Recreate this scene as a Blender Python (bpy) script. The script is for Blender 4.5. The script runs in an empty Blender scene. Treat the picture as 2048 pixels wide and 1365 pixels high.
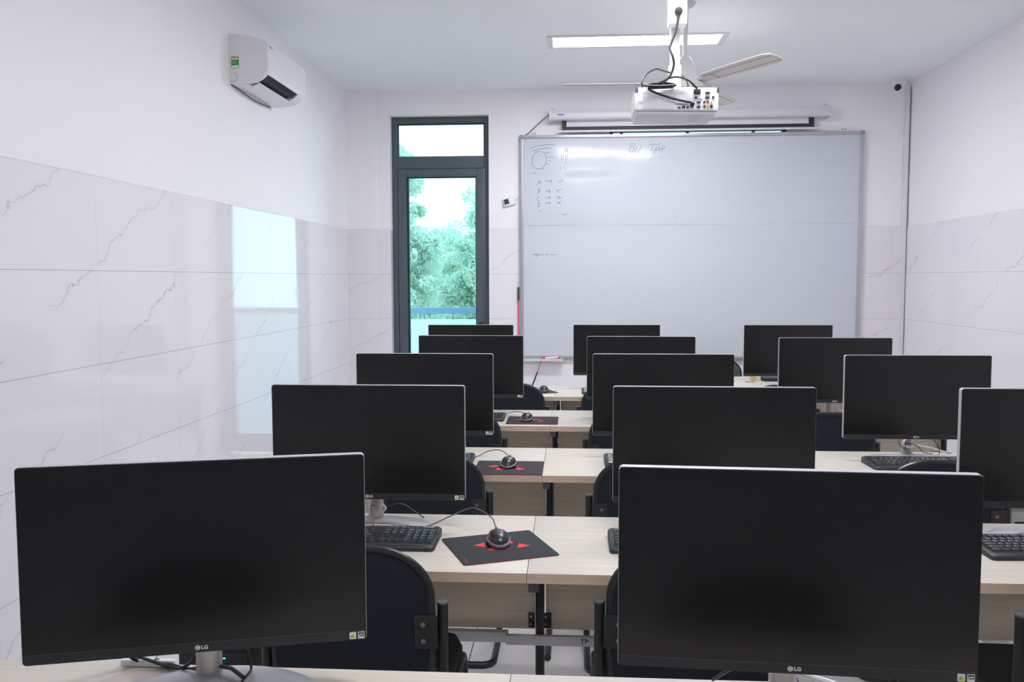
import bpy, bmesh, math, random
from mathutils import Vector, Matrix
random.seed(7)
S = bpy.context.scene
COL = S.collection
PI = math.pi

# ------------------------------------------------------------------ camera, world, exposure
cam_d = bpy.data.cameras.new('camera')
cam = bpy.data.objects.new('camera', cam_d); COL.objects.link(cam)
TH, PH, RO, CZ = .0692, .0717, .0023, 1.448
r_ = Vector((math.cos(TH), math.sin(TH), 0))
f_ = Vector((-math.sin(TH) * math.cos(PH), math.cos(TH) * math.cos(PH), -math.sin(PH)))
u_ = r_.cross(f_)
R3 = Matrix((r_, u_, -f_)).transposed() @ Matrix.Rotation(-RO, 3, 'Z')
cam.matrix_world = Matrix.Translation((0, 0, CZ)) @ R3.to_4x4()
cam_d.sensor_width = 36; cam_d.sensor_fit = 'HORIZONTAL'
cam_d.lens = 36 * 1757.7 / 2048
cam_d.clip_start = .05; cam_d.clip_end = 300
S.camera = cam
S.view_settings.view_transform = 'Standard'
try: S.view_settings.look = 'None'
except Exception: pass
S.view_settings.gamma = 1
S.view_settings.use_curve_mapping = False
S.view_settings.exposure = 1.27
S.cycles.max_bounces = 14
S.cycles.diffuse_bounces = 12
S.cycles.glossy_bounces = 4
S.cycles.transparent_max_bounces = 12
S.cycles.sample_clamp_indirect = 6

w = bpy.data.worlds.new('overcast_sky'); S.world = w; w.use_nodes = True
bg = w.node_tree.nodes['Background']
bg.inputs[0].default_value = (.86, .97, 1, 1); bg.inputs[1].default_value = 2.2
PANEL_LIGHT = 25.0          # strength of the ceiling light panels

# ------------------------------------------------------------------ materials
def mat(name, col, rough=.5, metal=0, spec=.5, coat=0, emit=None, es=0):
    m = bpy.data.materials.new(name); m.use_nodes = True
    b = m.node_tree.nodes['Principled BSDF']
    b.inputs['Base Color'].default_value = (*col, 1)
    b.inputs['Roughness'].default_value = rough
    b.inputs['Metallic'].default_value = metal
    b.inputs['Specular IOR Level'].default_value = spec
    b.inputs['Coat Weight'].default_value = coat
    if emit:
        b.inputs['Emission Color'].default_value = (*emit, 1)
        b.inputs['Emission Strength'].default_value = es
    return m
def N(m, t, **kw):
    n = m.node_tree.nodes.new(t)
    for k, v in kw.items():
        if k.startswith('i_'):
            n.inputs[int(k[2:])].default_value = v
        else: setattr(n, k, v)
    return n
def L(m, a, b): m.node_tree.links.new(a, b)
def P(m): return m.node_tree.nodes['Principled BSDF']
def mth(m, op, a, b=None, c=None):
    n = N(m, 'ShaderNodeMath', operation=op)
    for i, v in enumerate((a, b, c)):
        if v is None: continue
        if isinstance(v, (int, float)): n.inputs[i].default_value = v
        else: L(m, v, n.inputs[i])
    return n.outputs[0]
def mixc(m, fac, a, b):
    n = N(m, 'ShaderNodeMix', data_type='RGBA')
    L(m, fac, n.inputs[0])
    for i, v in ((6, a), (7, b)):
        if isinstance(v, tuple): n.inputs[i].default_value = (*v, 1)
        else: L(m, v, n.inputs[i])
    return n.outputs[2]
def noise(m, vec, scale, detail=2, rough=.5):
    n = N(m, 'ShaderNodeTexNoise'); n.inputs['Scale'].default_value = scale
    n.inputs['Detail'].default_value = detail; n.inputs['Roughness'].default_value = rough
    L(m, vec, n.inputs['Vector']); return n
def bump(m, h, dist, strength=1):
    n = N(m, 'ShaderNodeBump'); n.inputs['Distance'].default_value = dist; n.inputs['Strength'].default_value = strength
    L(m, h, n.inputs['Height']); L(m, n.outputs[0], P(m).inputs['Normal'])

def wall_tile(name, axis, sign, u0, tw=.66):
    """glossy pale marble-look wall tile; axis: which coordinate runs along the wall"""
    m = mat(name, (.82, .80, .83), .045, spec=.36)
    tc = N(m, 'ShaderNodeTexCoord'); sp = N(m, 'ShaderNodeSeparateXYZ'); L(m, tc.outputs['Object'], sp.inputs[0])
    u = mth(m, 'MULTIPLY', sp.outputs[axis], sign); z = sp.outputs[2]
    U = mth(m, 'DIVIDE', mth(m, 'SUBTRACT', u, u0), tw); V = mth(m, 'DIVIDE', mth(m, 'SUBTRACT', z, 1.8306), .352)
    def groove(q, w_):
        a = mth(m, 'ABSOLUTE', mth(m, 'SUBTRACT', mth(m, 'FRACT', q), .5))   # .5 at joint
        return mth(m, 'GREATER_THAN', a, .5 - w_)
    gu, gv = groove(U, .0011), groove(V, .0024)
    g = mth(m, 'MAXIMUM', mth(m, 'MULTIPLY', gu, .45), gv)
    cu = mth(m, 'FLOOR', U); cv = mth(m, 'FLOOR', V)
    # veins that rise with u; every tile repeats the drawing with its own shift
    comb = N(m, 'ShaderNodeCombineXYZ')
    L(m, mth(m, 'ADD', u, mth(m, 'MULTIPLY', cu, 2.3)), comb.inputs[0]); L(m, mth(m, 'ADD', z, mth(m, 'MULTIPLY', cv, .4)), comb.inputs[1])
    nz = noise(m, comb.outputs[0], 4.5, 5, .62)
    n2 = noise(m, comb.outputs[0], 2.6, 1, .5)
    d = mth(m, 'SUBTRACT', mth(m, 'MULTIPLY', z, .86), mth(m, 'MULTIPLY', u, .5))
    q = mth(m, 'ADD', mth(m, 'MULTIPLY', d, 2.6), mth(m, 'MULTIPLY', nz.outputs[0], .5))
    a = mth(m, 'ABSOLUTE', mth(m, 'SUBTRACT', mth(m, 'FRACT', q), .5))
    v = mth(m, 'SUBTRACT', 1, mth(m, 'DIVIDE', a, .007)); v = mth(m, 'MAXIMUM', v, 0)
    halo = mth(m, 'MAXIMUM', mth(m, 'SUBTRACT', 1, mth(m, 'DIVIDE', a, .05)), 0)
    msk = mth(m, 'MULTIPLY', mth(m, 'SUBTRACT', n2.outputs[0], .41), 5); msk = mth(m, 'MINIMUM', mth(m, 'MAXIMUM', msk, 0), 1)
    v = mth(m, 'MULTIPLY', mth(m, 'MINIMUM', mth(m, 'ADD', mth(m, 'MULTIPLY', v, .75), mth(m, 'MULTIPLY', halo, .10)), 1), msk)
    c = mixc(m, v, (.82, .80, .83), (.42, .41, .45))
    c = mixc(m, g, c, (.36, .35, .37))
    L(m, c, P(m).inputs['Base Color'])
    wv = noise(m, tc.outputs['Object'], 1.6, 1)
    tilt = mth(m, 'ADD', mth(m, 'MULTIPLY', wv.outputs[0], 1.0), mth(m, 'MULTIPLY', g, -.25))
    bump(m, tilt, .0035, .5)
    return m

def wood(name, base, dark, rough=.45, sc=1.0):
    m = mat(name, base, rough, spec=.4)
    tc = N(m, 'ShaderNodeTexCoord'); mp = N(m, 'ShaderNodeMapping'); mp.inputs['Scale'].default_value = (1.2 * sc, 26 * sc, 26 * sc)
    L(m, tc.outputs['Object'], mp.inputs[0])
    n1 = noise(m, mp.outputs[0], 2.2, 5, .62)
    mp2 = N(m, 'ShaderNodeMapping'); mp2.inputs['Scale'].default_value = (3, 160, 160); L(m, tc.outputs['Object'], mp2.inputs[0])
    n2 = noise(m, mp2.outputs[0], 2, 2)
    f = mth(m, 'ADD', mth(m, 'MULTIPLY', n1.outputs[0], .75), mth(m, 'MULTIPLY', n2.outputs[0], .25))
    r = N(m, 'ShaderNodeMapRange'); r.inputs[1].default_value = .35; r.inputs[2].default_value = .66; L(m, f, r.inputs[0])
    L(m, mixc(m, r.outputs[0], base, dark), P(m).inputs['Base Color'])
    return m

def grainy(name, col, rough, scale, dist, var=.25, spec=.3):
    m = mat(name, col, rough, spec=spec)
    tc = N(m, 'ShaderNodeTexCoord'); n = noise(m, tc.outputs['Object'], scale, 3, .6)
    L(m, mixc(m, n.outputs[0], tuple(c * (1 - var) for c in col), tuple(c * (1 + var) for c in col)), P(m).inputs['Base Color'])
    bump(m, n.outputs[0], dist, .6)
    return m

def plaster(name, col):
    m = mat(name, col, .62, spec=.25)
    tc = N(m, 'ShaderNodeTexCoord'); n = noise(m, tc.outputs['Object'], 1.1, 3, .5)
    L(m, mixc(m, n.outputs[0], tuple(c * .975 for c in col), tuple(min(1, c * 1.02) for c in col)), P(m).inputs['Base Color'])
    n2 = noise(m, tc.outputs['Object'], 90, 2); bump(m, n2.outputs[0], .0006, .4)
    return m

def thin_glass(name, tint, refl=.08):
    m = bpy.data.materials.new(name); m.use_nodes = True; nt = m.node_tree; nt.nodes.clear()
    o = nt.nodes.new('ShaderNodeOutputMaterial'); t = nt.nodes.new('ShaderNodeBsdfTransparent'); g = nt.nodes.new('ShaderNodeBsdfGlossy')
    t.inputs[0].default_value = (*tint, 1); g.inputs['Roughness'].default_value = .02; g.inputs[0].default_value = (.9, 1, .98, 1)
    fr = nt.nodes.new('ShaderNodeFresnel'); fr.inputs[0].default_value = 1.45
    mx = nt.nodes.new('ShaderNodeMixShader'); nt.links.new(fr.outputs[0], mx.inputs[0]); nt.links.new(t.outputs[0], mx.inputs[1]); nt.links.new(g.outputs[0], mx.inputs[2])
    nt.links.new(mx.outputs[0], o.inputs[0]); return m

M = {}
M['wall'] = plaster('white_wall_paint', (.90, .885, .91))
M['ceil'] = plaster('ceiling_paint', (.90, .93, .955))
M['tile_l'] = wall_tile('wall_tile_side', 1, 1, 3.186, .641)
M['tile_r'] = wall_tile('wall_tile_other_side', 1, -1, -5.737, .64)
M['tile_f'] = wall_tile('wall_tile_front', 0, 1, 2.423, .70)
M['tile_b'] = wall_tile('wall_tile_rear', 0, 1, .1, .70)
m = M['floor'] = mat('floor_tile', (.50, .49, .50), .16, spec=.45)
tc = N(m, 'ShaderNodeTexCoord'); br = N(m, 'ShaderNodeTexBrick'); br.offset = 0; br.inputs['Scale'].default_value = 1
br.inputs['Mortar Size'].default_value = .0022; br.inputs['Brick Width'].default_value = .6; br.inputs['Row Height'].default_value = .6
br.inputs['Color1'].default_value = (.75, .735, .745, 1); br.inputs['Color2'].default_value = (.72, .71, .72, 1); br.inputs['Mortar'].default_value = (.12, .11, .11, 1)
mp = N(m, 'ShaderNodeMapping'); mp.inputs['Location'].default_value = (.39, .02, 0); L(m, tc.outputs['Object'], mp.inputs[0]); L(m, mp.outputs[0], br.inputs[0]); L(m, br.outputs[0], P(m).inputs['Base Color'])
M['wood'] = wood('pale_maple_board', (.61, .57, .51), (.54, .49, .425), .38)
M['edge'] = wood('maple_edge_band', (.68, .53, .42), (.60, .45, .34), .5)
M['panel'] = wood('maple_panel', (.85, .74, .62), (.70, .60, .49), .5)
M['blackmetal'] = grainy('black_powder_coat', (.018, .019, .022), .38, 400, .0003, .2, .5)
M['capgrey'] = mat('grey_plastic_cap', (.10, .10, .11), .45)
M['fabric'] = grainy('black_fabric', (.022, .027, .036), .92, 900, .0012, .45, .15)
M['seatfab'] = grainy('charcoal_mesh_fabric', (.085, .092, .098), .95, 700, .002, .7, .15)
M['rubber'] = mat('black_edge_piping', (.02, .021, .024), .3, spec=.5)
M['screw'] = mat('dark_screw', (.22, .22, .24), .35, .8)
M['screen'] = mat('matte_screen', (.0065, .0065, .0075), .24, spec=.55)
M['bezel'] = mat('bezel_plastic', (.033, .035, .041), .5, spec=.4)
M['rim'] = mat('silver_rim', (.50, .49, .53), .35, .2)
M['silver'] = mat('silver_plastic', (.50, .50, .53), .32, .45)
M['neck'] = mat('satin_neck', (.50, .485, .48), .3, .6)
M['whiteplastic'] = mat('white_plastic', (.78, .78, .80), .35)
M['acwhite'] = mat('air_conditioner_white', (.80, .79, .82), .3)
M['logo'] = mat('logo_white', (.8, .8, .82), .4)
M['stickw'] = mat('sticker_white', (.85, .88, .86), .5)
M['stickg'] = mat('sticker_lime', (.45, .72, .12), .5)
M['stickdg'] = mat('sticker_dark_green', (.03, .25, .12), .5)
M['sticko'] = mat('sticker_orange', (.85, .45, .22), .5)
M['stickb'] = mat('sticker_slate', (.10, .12, .16), .5)
M['kb'] = mat('keyboard_plastic', (.030, .031, .036), .42)
M['key'] = mat('key_plastic', (.026, .027, .032), .25, spec=.8)
M['legend'] = mat('key_legend', (.75, .75, .78), .5)
M['mouse'] = mat('mouse_shell', (.018, .018, .022), .3, spec=.6)
M['mousegrey'] = mat('mouse_grey_side', (.13, .13, .145), .4)
M['pad'] = grainy('mouse_pad_cloth', (.042, .045, .051), .85, 1200, .0003, .15, .2)
M['red'] = mat('pad_red', (.80, .015, .03), .6)
M['cable'] = mat('black_cable', (.022, .022, .025), .4)
M['greycable'] = mat('grey_cable', (.10, .095, .11), .45)
M['whitecable'] = mat('white_cable', (.75, .75, .77), .4)
M['duct'] = mat('white_duct', (.72, .71, .74), .4)
M['ink'] = mat('duct_ink', (.06, .06, .07), .5)
M['dframe'] = mat('grey_aluminium_frame', (.085, .11, .13), .42, .1)
M['gasket'] = mat('dark_green_gasket', (.006, .045, .04), .5)
M['glass'] = thin_glass('green_tinted_glass', (.58, .74, .80))
M['clear'] = thin_glass('clear_window_glass', (.90, .93, .95))
M['alu'] = mat('brushed_aluminium', (.52, .52, .56), .3, .6)
M['alud'] = mat('grey_corner_plastic', (.30, .29, .33), .5)
m = M['board'] = mat('whiteboard_enamel', (.60, .63, .70), .09, spec=.5)
tc = N(m, 'ShaderNodeTexCoord'); n1 = noise(m, tc.outputs['Object'], 1.5, 2, .5); bump(m, n1.outputs[0], .010, .6)
M['mark'] = mat('faded_marker_ink', (.10, .12, .36), .5)
M['markd'] = mat('board_seam', (.42, .43, .50), .5)
M['black'] = mat('black_border', (.030, .030, .032), .6)
M['scrfab'] = mat('projection_fabric', (.72, .72, .78), .8)
M['case'] = mat('screen_case_white', (.72, .70, .73), .4)
M['blue'] = mat('blue_label', (.05, .10, .50), .5)
M['fanw'] = mat('fan_white', (.62, .61, .62), .4)
M['blade'] = mat('fan_blade_cream', (.74, .70, .69), .45)
M['bladeline'] = mat('fan_blade_crease', (.36, .31, .31), .5)
M['mount'] = mat('mount_white', (.72, .72, .75), .35)
M['projw'] = mat('projector_white', (.76, .75, .79), .38)
M['projs'] = mat('projector_slat', (.69, .685, .73), .45)
M['port'] = mat('port_dark', (.035, .025, .04), .5)
M['brass'] = mat('brass_screw', (.55, .35, .14), .35, .8)
M['yel'] = mat('yellow_jack', (.75, .55, .08), .5)
M['redj'] = mat('red_jack', (.45, .04, .05), .5)
M['green'] = mat('energy_green', (.03, .32, .09), .5)
M['led'] = mat('led_green', (.05, .6, .45), .4, emit=(.1, 1, .7), es=.6)
M['lamp'] = mat('light_diffuser', (1, 1, 1), .5, emit=(.965, .975, 1), es=PANEL_LIGHT)
M['lamp2'] = mat('light_diffuser_dimmed', (1, 1, 1), .5, emit=(.965, .975, 1), es=PANEL_LIGHT * .82)  # out-of-view panels set dimmer so the front wall stays brighter
M['lampframe'] = mat('light_frame', (.72, .74, .77), .4)
M['dark'] = mat('dark_recess', (.012, .016, .018), .6)
M['lcd'] = mat('dark_lcd', (.035, .06, .06), .3)
M['parapet'] = plaster('parapet_paint', (.72, .76, .78))
M['rail'] = mat('blue_grey_rail', (.16, .28, .36), .5)
M['leafa'] = grainy('haze_paled_leaf', (.58, .66, .58), .7, 3, 0, .3)  # whitened so the leaf colour carries outdoor haze and overexposure
M['leafb'] = grainy('haze_paled_mid_leaf', (.56, .66, .56), .7, 3, 0, .3)  # same haze whitening put into the colour
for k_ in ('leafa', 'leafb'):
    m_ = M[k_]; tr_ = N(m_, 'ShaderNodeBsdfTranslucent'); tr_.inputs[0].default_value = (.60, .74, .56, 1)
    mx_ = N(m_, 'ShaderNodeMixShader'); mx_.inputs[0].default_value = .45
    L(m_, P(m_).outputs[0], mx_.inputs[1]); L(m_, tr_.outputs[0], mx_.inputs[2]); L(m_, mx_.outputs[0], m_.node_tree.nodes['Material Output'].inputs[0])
M['curtain'] = mat('added_brown_curtain', (.60, .50, .42), .9, spec=.2)
M['bark'] = mat('bark', (.16, .13, .10), .9)
M['ground'] = mat('far_ground', (.30, .36, .25), .9)
M['yellowbox'] = mat('yellow_carton', (.72, .50, .20), .6)
M['cream'] = mat('cream_carton', (.75, .74, .62), .6)

# ------------------------------------------------------------------ mesh helpers
class MB:
    def __init__(s): s.v = []; s.f = []; s.mi = []
    def add(s, vs, fs, mi=0):
        o = len(s.v); s.v += [tuple(v) for v in vs]
        for f in fs: s.f.append([i + o for i in f]); s.mi.append(mi)
        return s
    def box(s, x0, x1, y0, y1, z0, z1, mi=0):
        return s.add([(x0, y0, z0), (x1, y0, z0), (x1, y1, z0), (x0, y1, z0), (x0, y0, z1), (x1, y0, z1), (x1, y1, z1), (x0, y1, z1)],
                     [(0, 3, 2, 1), (4, 5, 6, 7), (0, 1, 5, 4), (1, 2, 6, 5), (2, 3, 7, 6), (3, 0, 4, 7)], mi)
    def prism(s, poly, a0, a1, axis='y', mi=0, taper=1.0):
        """poly: 2-D points; extruded along axis from a0 to a1. y: (x,z); x: (y,z); z: (x,y)"""
        def p(q, a): return {'y': (q[0], a, q[1]), 'x': (a, q[0], q[1]), 'z': (q[0], q[1], a)}[axis]
        n = len(poly); c = (sum(q[0] for q in poly) / n, sum(q[1] for q in poly) / n)
        p2 = [(c[0] + (q[0] - c[0]) * taper, c[1] + (q[1] - c[1]) * taper) for q in poly]
        vs = [p(q, a0) for q in poly] + [p(q, a1) for q in p2]
        area = sum(poly[i][0] * poly[(i + 1) % n][1] - poly[(i + 1) % n][0] * poly[i][1] for i in range(n))
        fl = (area > 0) ^ (axis == 'y')
        fs = [[i, (i + 1) % n, n + (i + 1) % n, n + i] for i in range(n)] + [list(range(n))[::-1], list(range(n, 2 * n))]
        if (a1 < a0): fl = not fl
        if not fl: fs = [f[::-1] for f in fs]
        return s.add(vs, fs, mi)
    def tube(s, path, r, seg=8, mi=0, closed=False, cap=True):
        pts = [Vector(p) for p in path]; n = len(pts); rings = []
        up = None
        for i, p in enumerate(pts):
            a = pts[(i - 1) % n] if (i > 0 or closed) else p; b = pts[(i + 1) % n] if (i < n - 1 or closed) else p
            t = (b - a).normalized()
            if up is None:
                up = Vector((0, 0, 1)) if abs(t.z) < .9 else Vector((0, 1, 0))
            x = t.cross(up)
            if x.length < 1e-5: x = t.orthogonal()
            x.normalize(); y = x.cross(t).normalized(); up = y
            rr = r[i] if isinstance(r, (list, tuple)) else r
            rings.append([p + (x * math.cos(k * 2 * PI / seg) + y * math.sin(k * 2 * PI / seg)) * rr for k in range(seg)])
        vs = [v for q in rings for v in q]; fs = []
        for i in range(n if closed else n - 1):
            j = (i + 1) % n
            for k in range(seg): fs.append([i * seg + k, i * seg + (k + 1) % seg, j * seg + (k + 1) % seg, j * seg + k])
        if cap and not closed: fs += [list(range(seg))[::-1], [(n - 1) * seg + k for k in range(seg)]]
        return s.add(vs, fs, mi)
    def cyl(s, a, b, r, seg=16, mi=0, r2=None): return s.tube([a, b], [r, r if r2 is None else r2], seg, mi)
    def lathe(s, prof, c=(0, 0, 0), seg=24, mi=0, axis='z'):
        vs = []
        for r, h in prof:
            for k in range(seg):
                a = k * 2 * PI / seg; x, y = r * math.cos(a), r * math.sin(a)
                q = (x, y, h) if axis == 'z' else (x, h, y)
                vs.append((c[0] + q[0], c[1] + q[1], c[2] + q[2]))
        fs = []
        for i in range(len(prof) - 1):
            for k in range(seg): fs.append([i * seg + k, i * seg + (k + 1) % seg, (i + 1) * seg + (k + 1) % seg, (i + 1) * seg + k])
        fs += [list(range(seg))[::-1], [(len(prof) - 1) * seg + k for k in range(seg)]]
        return s.add(vs, fs, mi)
    def text(s, body, size, mw, mi=0, bold=0.0, align='CENTER'):
        c = bpy.data.curves.new('t', 'FONT'); c.body = body; c.size = size; c.align_x = align; c.align_y = 'CENTER'
        c.resolution_u = 2; c.offset = bold
        o = bpy.data.objects.new('t', c); COL.objects.link(o)
        dg = bpy.context.evaluated_depsgraph_get(); me = bpy.data.meshes.new_from_object(o.evaluated_get(dg))
        s.add([mw @ v.co for v in me.vertices], [list(p.vertices) for p in me.polygons], mi)
        bpy.data.objects.remove(o); bpy.data.meshes.remove(me); bpy.data.curves.remove(c)
        return s
    def xf(s, mw, start=0):
        s.v[start:] = [tuple(mw @ Vector(v)) for v in s.v[start:]]; return s
    def build(s, name, mats, parent=None, bevel=0, seg=2, smooth=35, label=None, fix=True, **tags):
        me = bpy.data.meshes.new(name); bm = bmesh.new()
        vv = [bm.verts.new(v) for v in s.v]
        for f, mi in zip(s.f, s.mi):
            try:
                q = bm.faces.new([vv[i] for i in f]); q.material_index = mi
            except ValueError: pass
        if fix: bmesh.ops.recalc_face_normals(bm, faces=bm.faces)
        if bevel:
            e = [x for x in bm.edges if len(x.link_faces) == 2 and x.calc_face_angle(0) > .5]
            bmesh.ops.bevel(bm, geom=e, offset=bevel, segments=seg, affect='EDGES', profile=.6, clamp_overlap=True)
        bm.to_mesh(me); bm.free()
        if smooth:
            me.polygons.foreach_set('use_smooth', [True] * len(me.polygons)); me.set_sharp_from_angle(angle=math.radians(smooth))
        for q in (mats if isinstance(mats, (list, tuple)) else [mats]): me.materials.append(M[q] if isinstance(q, str) else q)
        o = bpy.data.objects.new(name, me); COL.objects.link(o)
        if parent: o.parent = parent
        if label: o['label'] = label
        for k, v in tags.items(): o[k] = v
        return o

def thing(name, label, cat, loc=(0, 0, 0), rz=0, group=None):
    o = bpy.data.objects.new(name, None); COL.objects.link(o); o.empty_display_size = .1
    o.location = loc; o.rotation_euler = (0, 0, rz); o['label'] = label; o['category'] = cat
    if group: o['group'] = group
    return o
def dup(root, loc, rz, label, group=None):
    r = root.copy(); COL.objects.link(r); r.location = loc; r.rotation_euler = (0, 0, rz); r['label'] = label
    if group: r['group'] = group
    def kids(a, b):
        for ch in list(a.children):
            c = ch.copy(); COL.objects.link(c); c.parent = b; kids(ch, c)
    kids(root, r); return r
def struct(mb, name, mats, **kw):
    return mb.build(name, mats, kind='structure', **kw)
def rrect(x0, x1, z0, z1, r, n=5):
    out = []
    for cx, cz, a0 in ((x1 - r, z1 - r, 0), (x0 + r, z1 - r, 90), (x0 + r, z0 + r, 180), (x1 - r, z0 + r, 270)):
        for k in range(n + 1):
            a = math.radians(a0 + 90 * k / n); out.append((cx + r * math.cos(a), cz + r * math.sin(a)))
    return out
def fillet(pts, r, n=5):
    pts = [Vector(p) for p in pts]; out = [pts[0]]
    for i in range(1, len(pts) - 1):
        p = pts[i]; a = (pts[i - 1] - p); b = (pts[i + 1] - p); d = min(r, a.length * .49, b.length * .49)
        A = p + a.normalized() * d; B = p + b.normalized() * d
        for k in range(n + 1):
            t = k / n; out.append(A * (1 - t) ** 2 + p * 2 * t * (1 - t) + B * t * t)
    out.append(pts[-1]); return out
def spline(pts, n=6):
    pts = [Vector(p) for p in pts]; q = [pts[0]] + pts + [pts[-1]]; out = []
    for i in range(1, len(q) - 2):
        for k in range(n):
            t = k / n; a, b, c, d = q[i - 1], q[i], q[i + 1], q[i + 2]
            out.append(.5 * ((2 * b) + (c - a) * t + (2 * a - 5 * b + 4 * c - d) * t * t + (3 * b - a - 3 * c + d) * t ** 3))
    out.append(pts[-1]); return out
def disc(mb, c, r, seg=12, mi=0, d=.002):   # small disc facing -y
    mb.cyl((c[0], c[1], c[2]), (c[0], c[1] - d, c[2]), r, seg, mi)
TXT = lambda x, y, z, rx=90, rz=0: Matrix.Translation((x, y, z)) @ Matrix.Rotation(math.radians(rz), 4, 'Z') @ Matrix.Rotation(math.radians(rx), 4, 'X')

# ------------------------------------------------------------------ room shell
XL, XR, YF, YB, ZC, ZT = -1.7815, 2.5412, 6.94, -4.2, 2.917, 1.8306
struct(MB().box(XL - .2, XR + .2, YB - .2, YF + .2, -.15, 0), 'floor', 'floor')
struct(MB().box(XL - .2, XR + .2, YB - .2, YF + .2, ZC, ZC + .15), 'ceiling', 'ceil')
TK = .006
struct(MB().box(XL - .2, XL, YB, YF, ZT, ZC, 0).box(XL - .2, XL + TK, YB, YF, 0, ZT, 1), 'wall_left', ['wall', 'tile_l'])
struct(MB().box(XR, XR + .2, YB, YF, ZT, ZC, 0).box(XR - TK, XR + .2, YB, YF, 0, ZT, 1), 'wall_right', ['wall', 'tile_r'])
DX0, DX1, DZ = -1.443, -.661, 2.722      # door opening
WX0, WX1, WZ0, WZ1 = .28, 1.636, 2.15, 2.60   # high window behind the whiteboard
fw = MB()
def fseg(x0, x1, z0, z1):
    if z0 < ZT: fw.box(x0, x1, YF - TK, YF + .2, z0, min(z1, ZT), 1)
    if z1 > ZT: fw.box(x0, x1, YF, YF + .2, max(z0, ZT), z1, 0)
fseg(XL - .2, DX0, 0, ZC); fseg(DX0, DX1, DZ, ZC); fseg(DX1, WX0, 0, ZC); fseg(WX0, WX1, 0, WZ0); fseg(WX0, WX1, WZ1, ZC); fseg(WX1, XR + .2, 0, ZC)
struct(fw, 'wall_front', ['wall', 'tile_f'])
pl = MB().box(XL, -1.548, YF - .075, YF, ZT, ZC, 0).box(XL, -1.545, YF - .081, YF, 0, ZT, 1)
struct(pl, 'column_corner', ['wall', 'tile_f'])
# unseen rear wall; its two wide windows are added for daylight and reflections
rw = MB()
RW = [(-1.2, .1), (.7, 2.0)]
def rseg(x0, x1, z0, z1):
    if z0 < ZT: rw.box(x0, x1, YB - .2, YB + TK, z0, min(z1, ZT), 1)
    if z1 > ZT: rw.box(x0, x1, YB - .2, YB, max(z0, ZT), z1, 0)
rseg(XL - .2, -1.2, 0, ZC); rseg(.1, .7, 0, ZC); rseg(2.0, XR + .2, 0, ZC)
for a, b in RW: rseg(a, b, 0, .95); rseg(a, b, 2.5, ZC)
struct(rw, 'wall_rear', ['wall', 'tile_b'])
for i, (a, b) in enumerate(RW):
    y = YB - .1; fr = MB()
    for x0, x1, z0, z1 in ((a, b, .95, 1.0), (a, b, 2.45, 2.5), (a, a + .05, 1.0, 2.45), (b - .05, b, 1.0, 2.45), ((a + b) / 2 - .03, (a + b) / 2 + .03, 1.0, 2.45)):
        fr.box(x0, x1, y - .03, y + .03, z0, z1)
    o = struct(fr, 'window_%d' % (i + 2), 'dframe')
    MB().box(a + .05, b - .05, y - .003, y + .003, 1.0, 2.45).build('pane', 'glass', o)

for i, (a, b) in enumerate(RW):  # unseen curtains added so the screens pick up brownish reflections
    mb = MB(); n_ = 90; pts = [(a - .1 + (b - a + .2) * k / n_, YB + .09 + .025 * math.sin(k * .9)) for k in range(n_ + 1)]
    vs = [(x, y, .75) for x, y in pts] + [(x, y, 2.62) for x, y in pts]
    mb.add(vs, [(k, k + 1, n_ + 2 + k, n_ + 1 + k) for k in range(n_)])
    o = mb.build('curtain', 'curtain', fix=False); o['label'] = 'brown pleated curtain added over the %s rear window' % ('air-conditioner-side', 'blank-wall-side')[i]; o['category'] = 'curtain'
    sm_ = o.modifiers.new('thickness', 'SOLIDIFY'); sm_.thickness = .003

# door with transom
d = bpy.data.objects.new('door_1', None); COL.objects.link(d); d['kind'] = 'structure'; d.location = (-1.052, YF + .1, 0)
ox = -1.052
def dbx(mb, x0, x1, y0, y1, z0, z1, mi=0): return mb.box(x0 - ox, x1 - ox, y0, y1, z0, z1, mi)
fr = MB()
for a in ((DX0 + .003, -1.398, 0, DZ - .003), (-.702, DX1 - .003, 0, DZ - .003)): dbx(fr, a[0], a[1], -.03, .04, a[2], a[3])
for a in ((-1.398, -.702, 2.672, DZ - .003), (-1.398, -.702, 2.318, 2.412)): dbx(fr, a[0], a[1], -.03, .04, a[2], a[3])
fr.build('frame', 'dframe', d, bevel=.003)
gk = MB()
for a in ((-1.398, -1.390, 2.412, 2.672), (-.710, -.702, 2.412, 2.672), (-1.39, -.71, 2.664, 2.672), (-1.39, -.71, 2.412, 2.417)): dbx(gk, a[0], a[1], -.012, .02, a[2], a[3])
gk.build('transom_gasket', 'gasket', d)
tp = MB(); dbx(tp, -1.39, -.71, 0, .006, 2.417, 2.664); tp.build('transom_pane', 'glass', d)
lf = MB()
for a in ((-1.394, -1.326, .02, 2.314), (-.770, -.706, .02, 2.314), (-1.326, -.770, 2.252, 2.314), (-1.326, -.770, .02, .16)): dbx(lf, a[0], a[1], -.038, .02, a[2], a[3])
leaf = lf.build('door_leaf', 'dframe', d, bevel=.003)
gk = MB()
for a in ((-1.326, -1.311, .16, 2.252), (-.776, -.770, .16, 2.252), (-1.311, -.776, 2.244, 2.252), (-1.311, -.776, .16, .166)): dbx(gk, a[0], a[1], -.02, .01, a[2], a[3])
gk.build('gasket', 'gasket', leaf)
gp = MB(); dbx(gp, -1.311, -.776, -.006, 0, .166, 2.244); gp.build('pane', 'glass', leaf)
h = MB(); dbx(h, -.748, -.722, -.048, -.038, .90, 1.095); h.build('handle_plate', 'blackmetal', leaf)
h = MB(); h.tube(fillet([(-.735 - ox, -.048, 1.03), (-.735 - ox, -.095, 1.03), (-.86 - ox, -.095, 1.03)], .015), .009, 8); h.build('door_handle', 'blackmetal', leaf)
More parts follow.
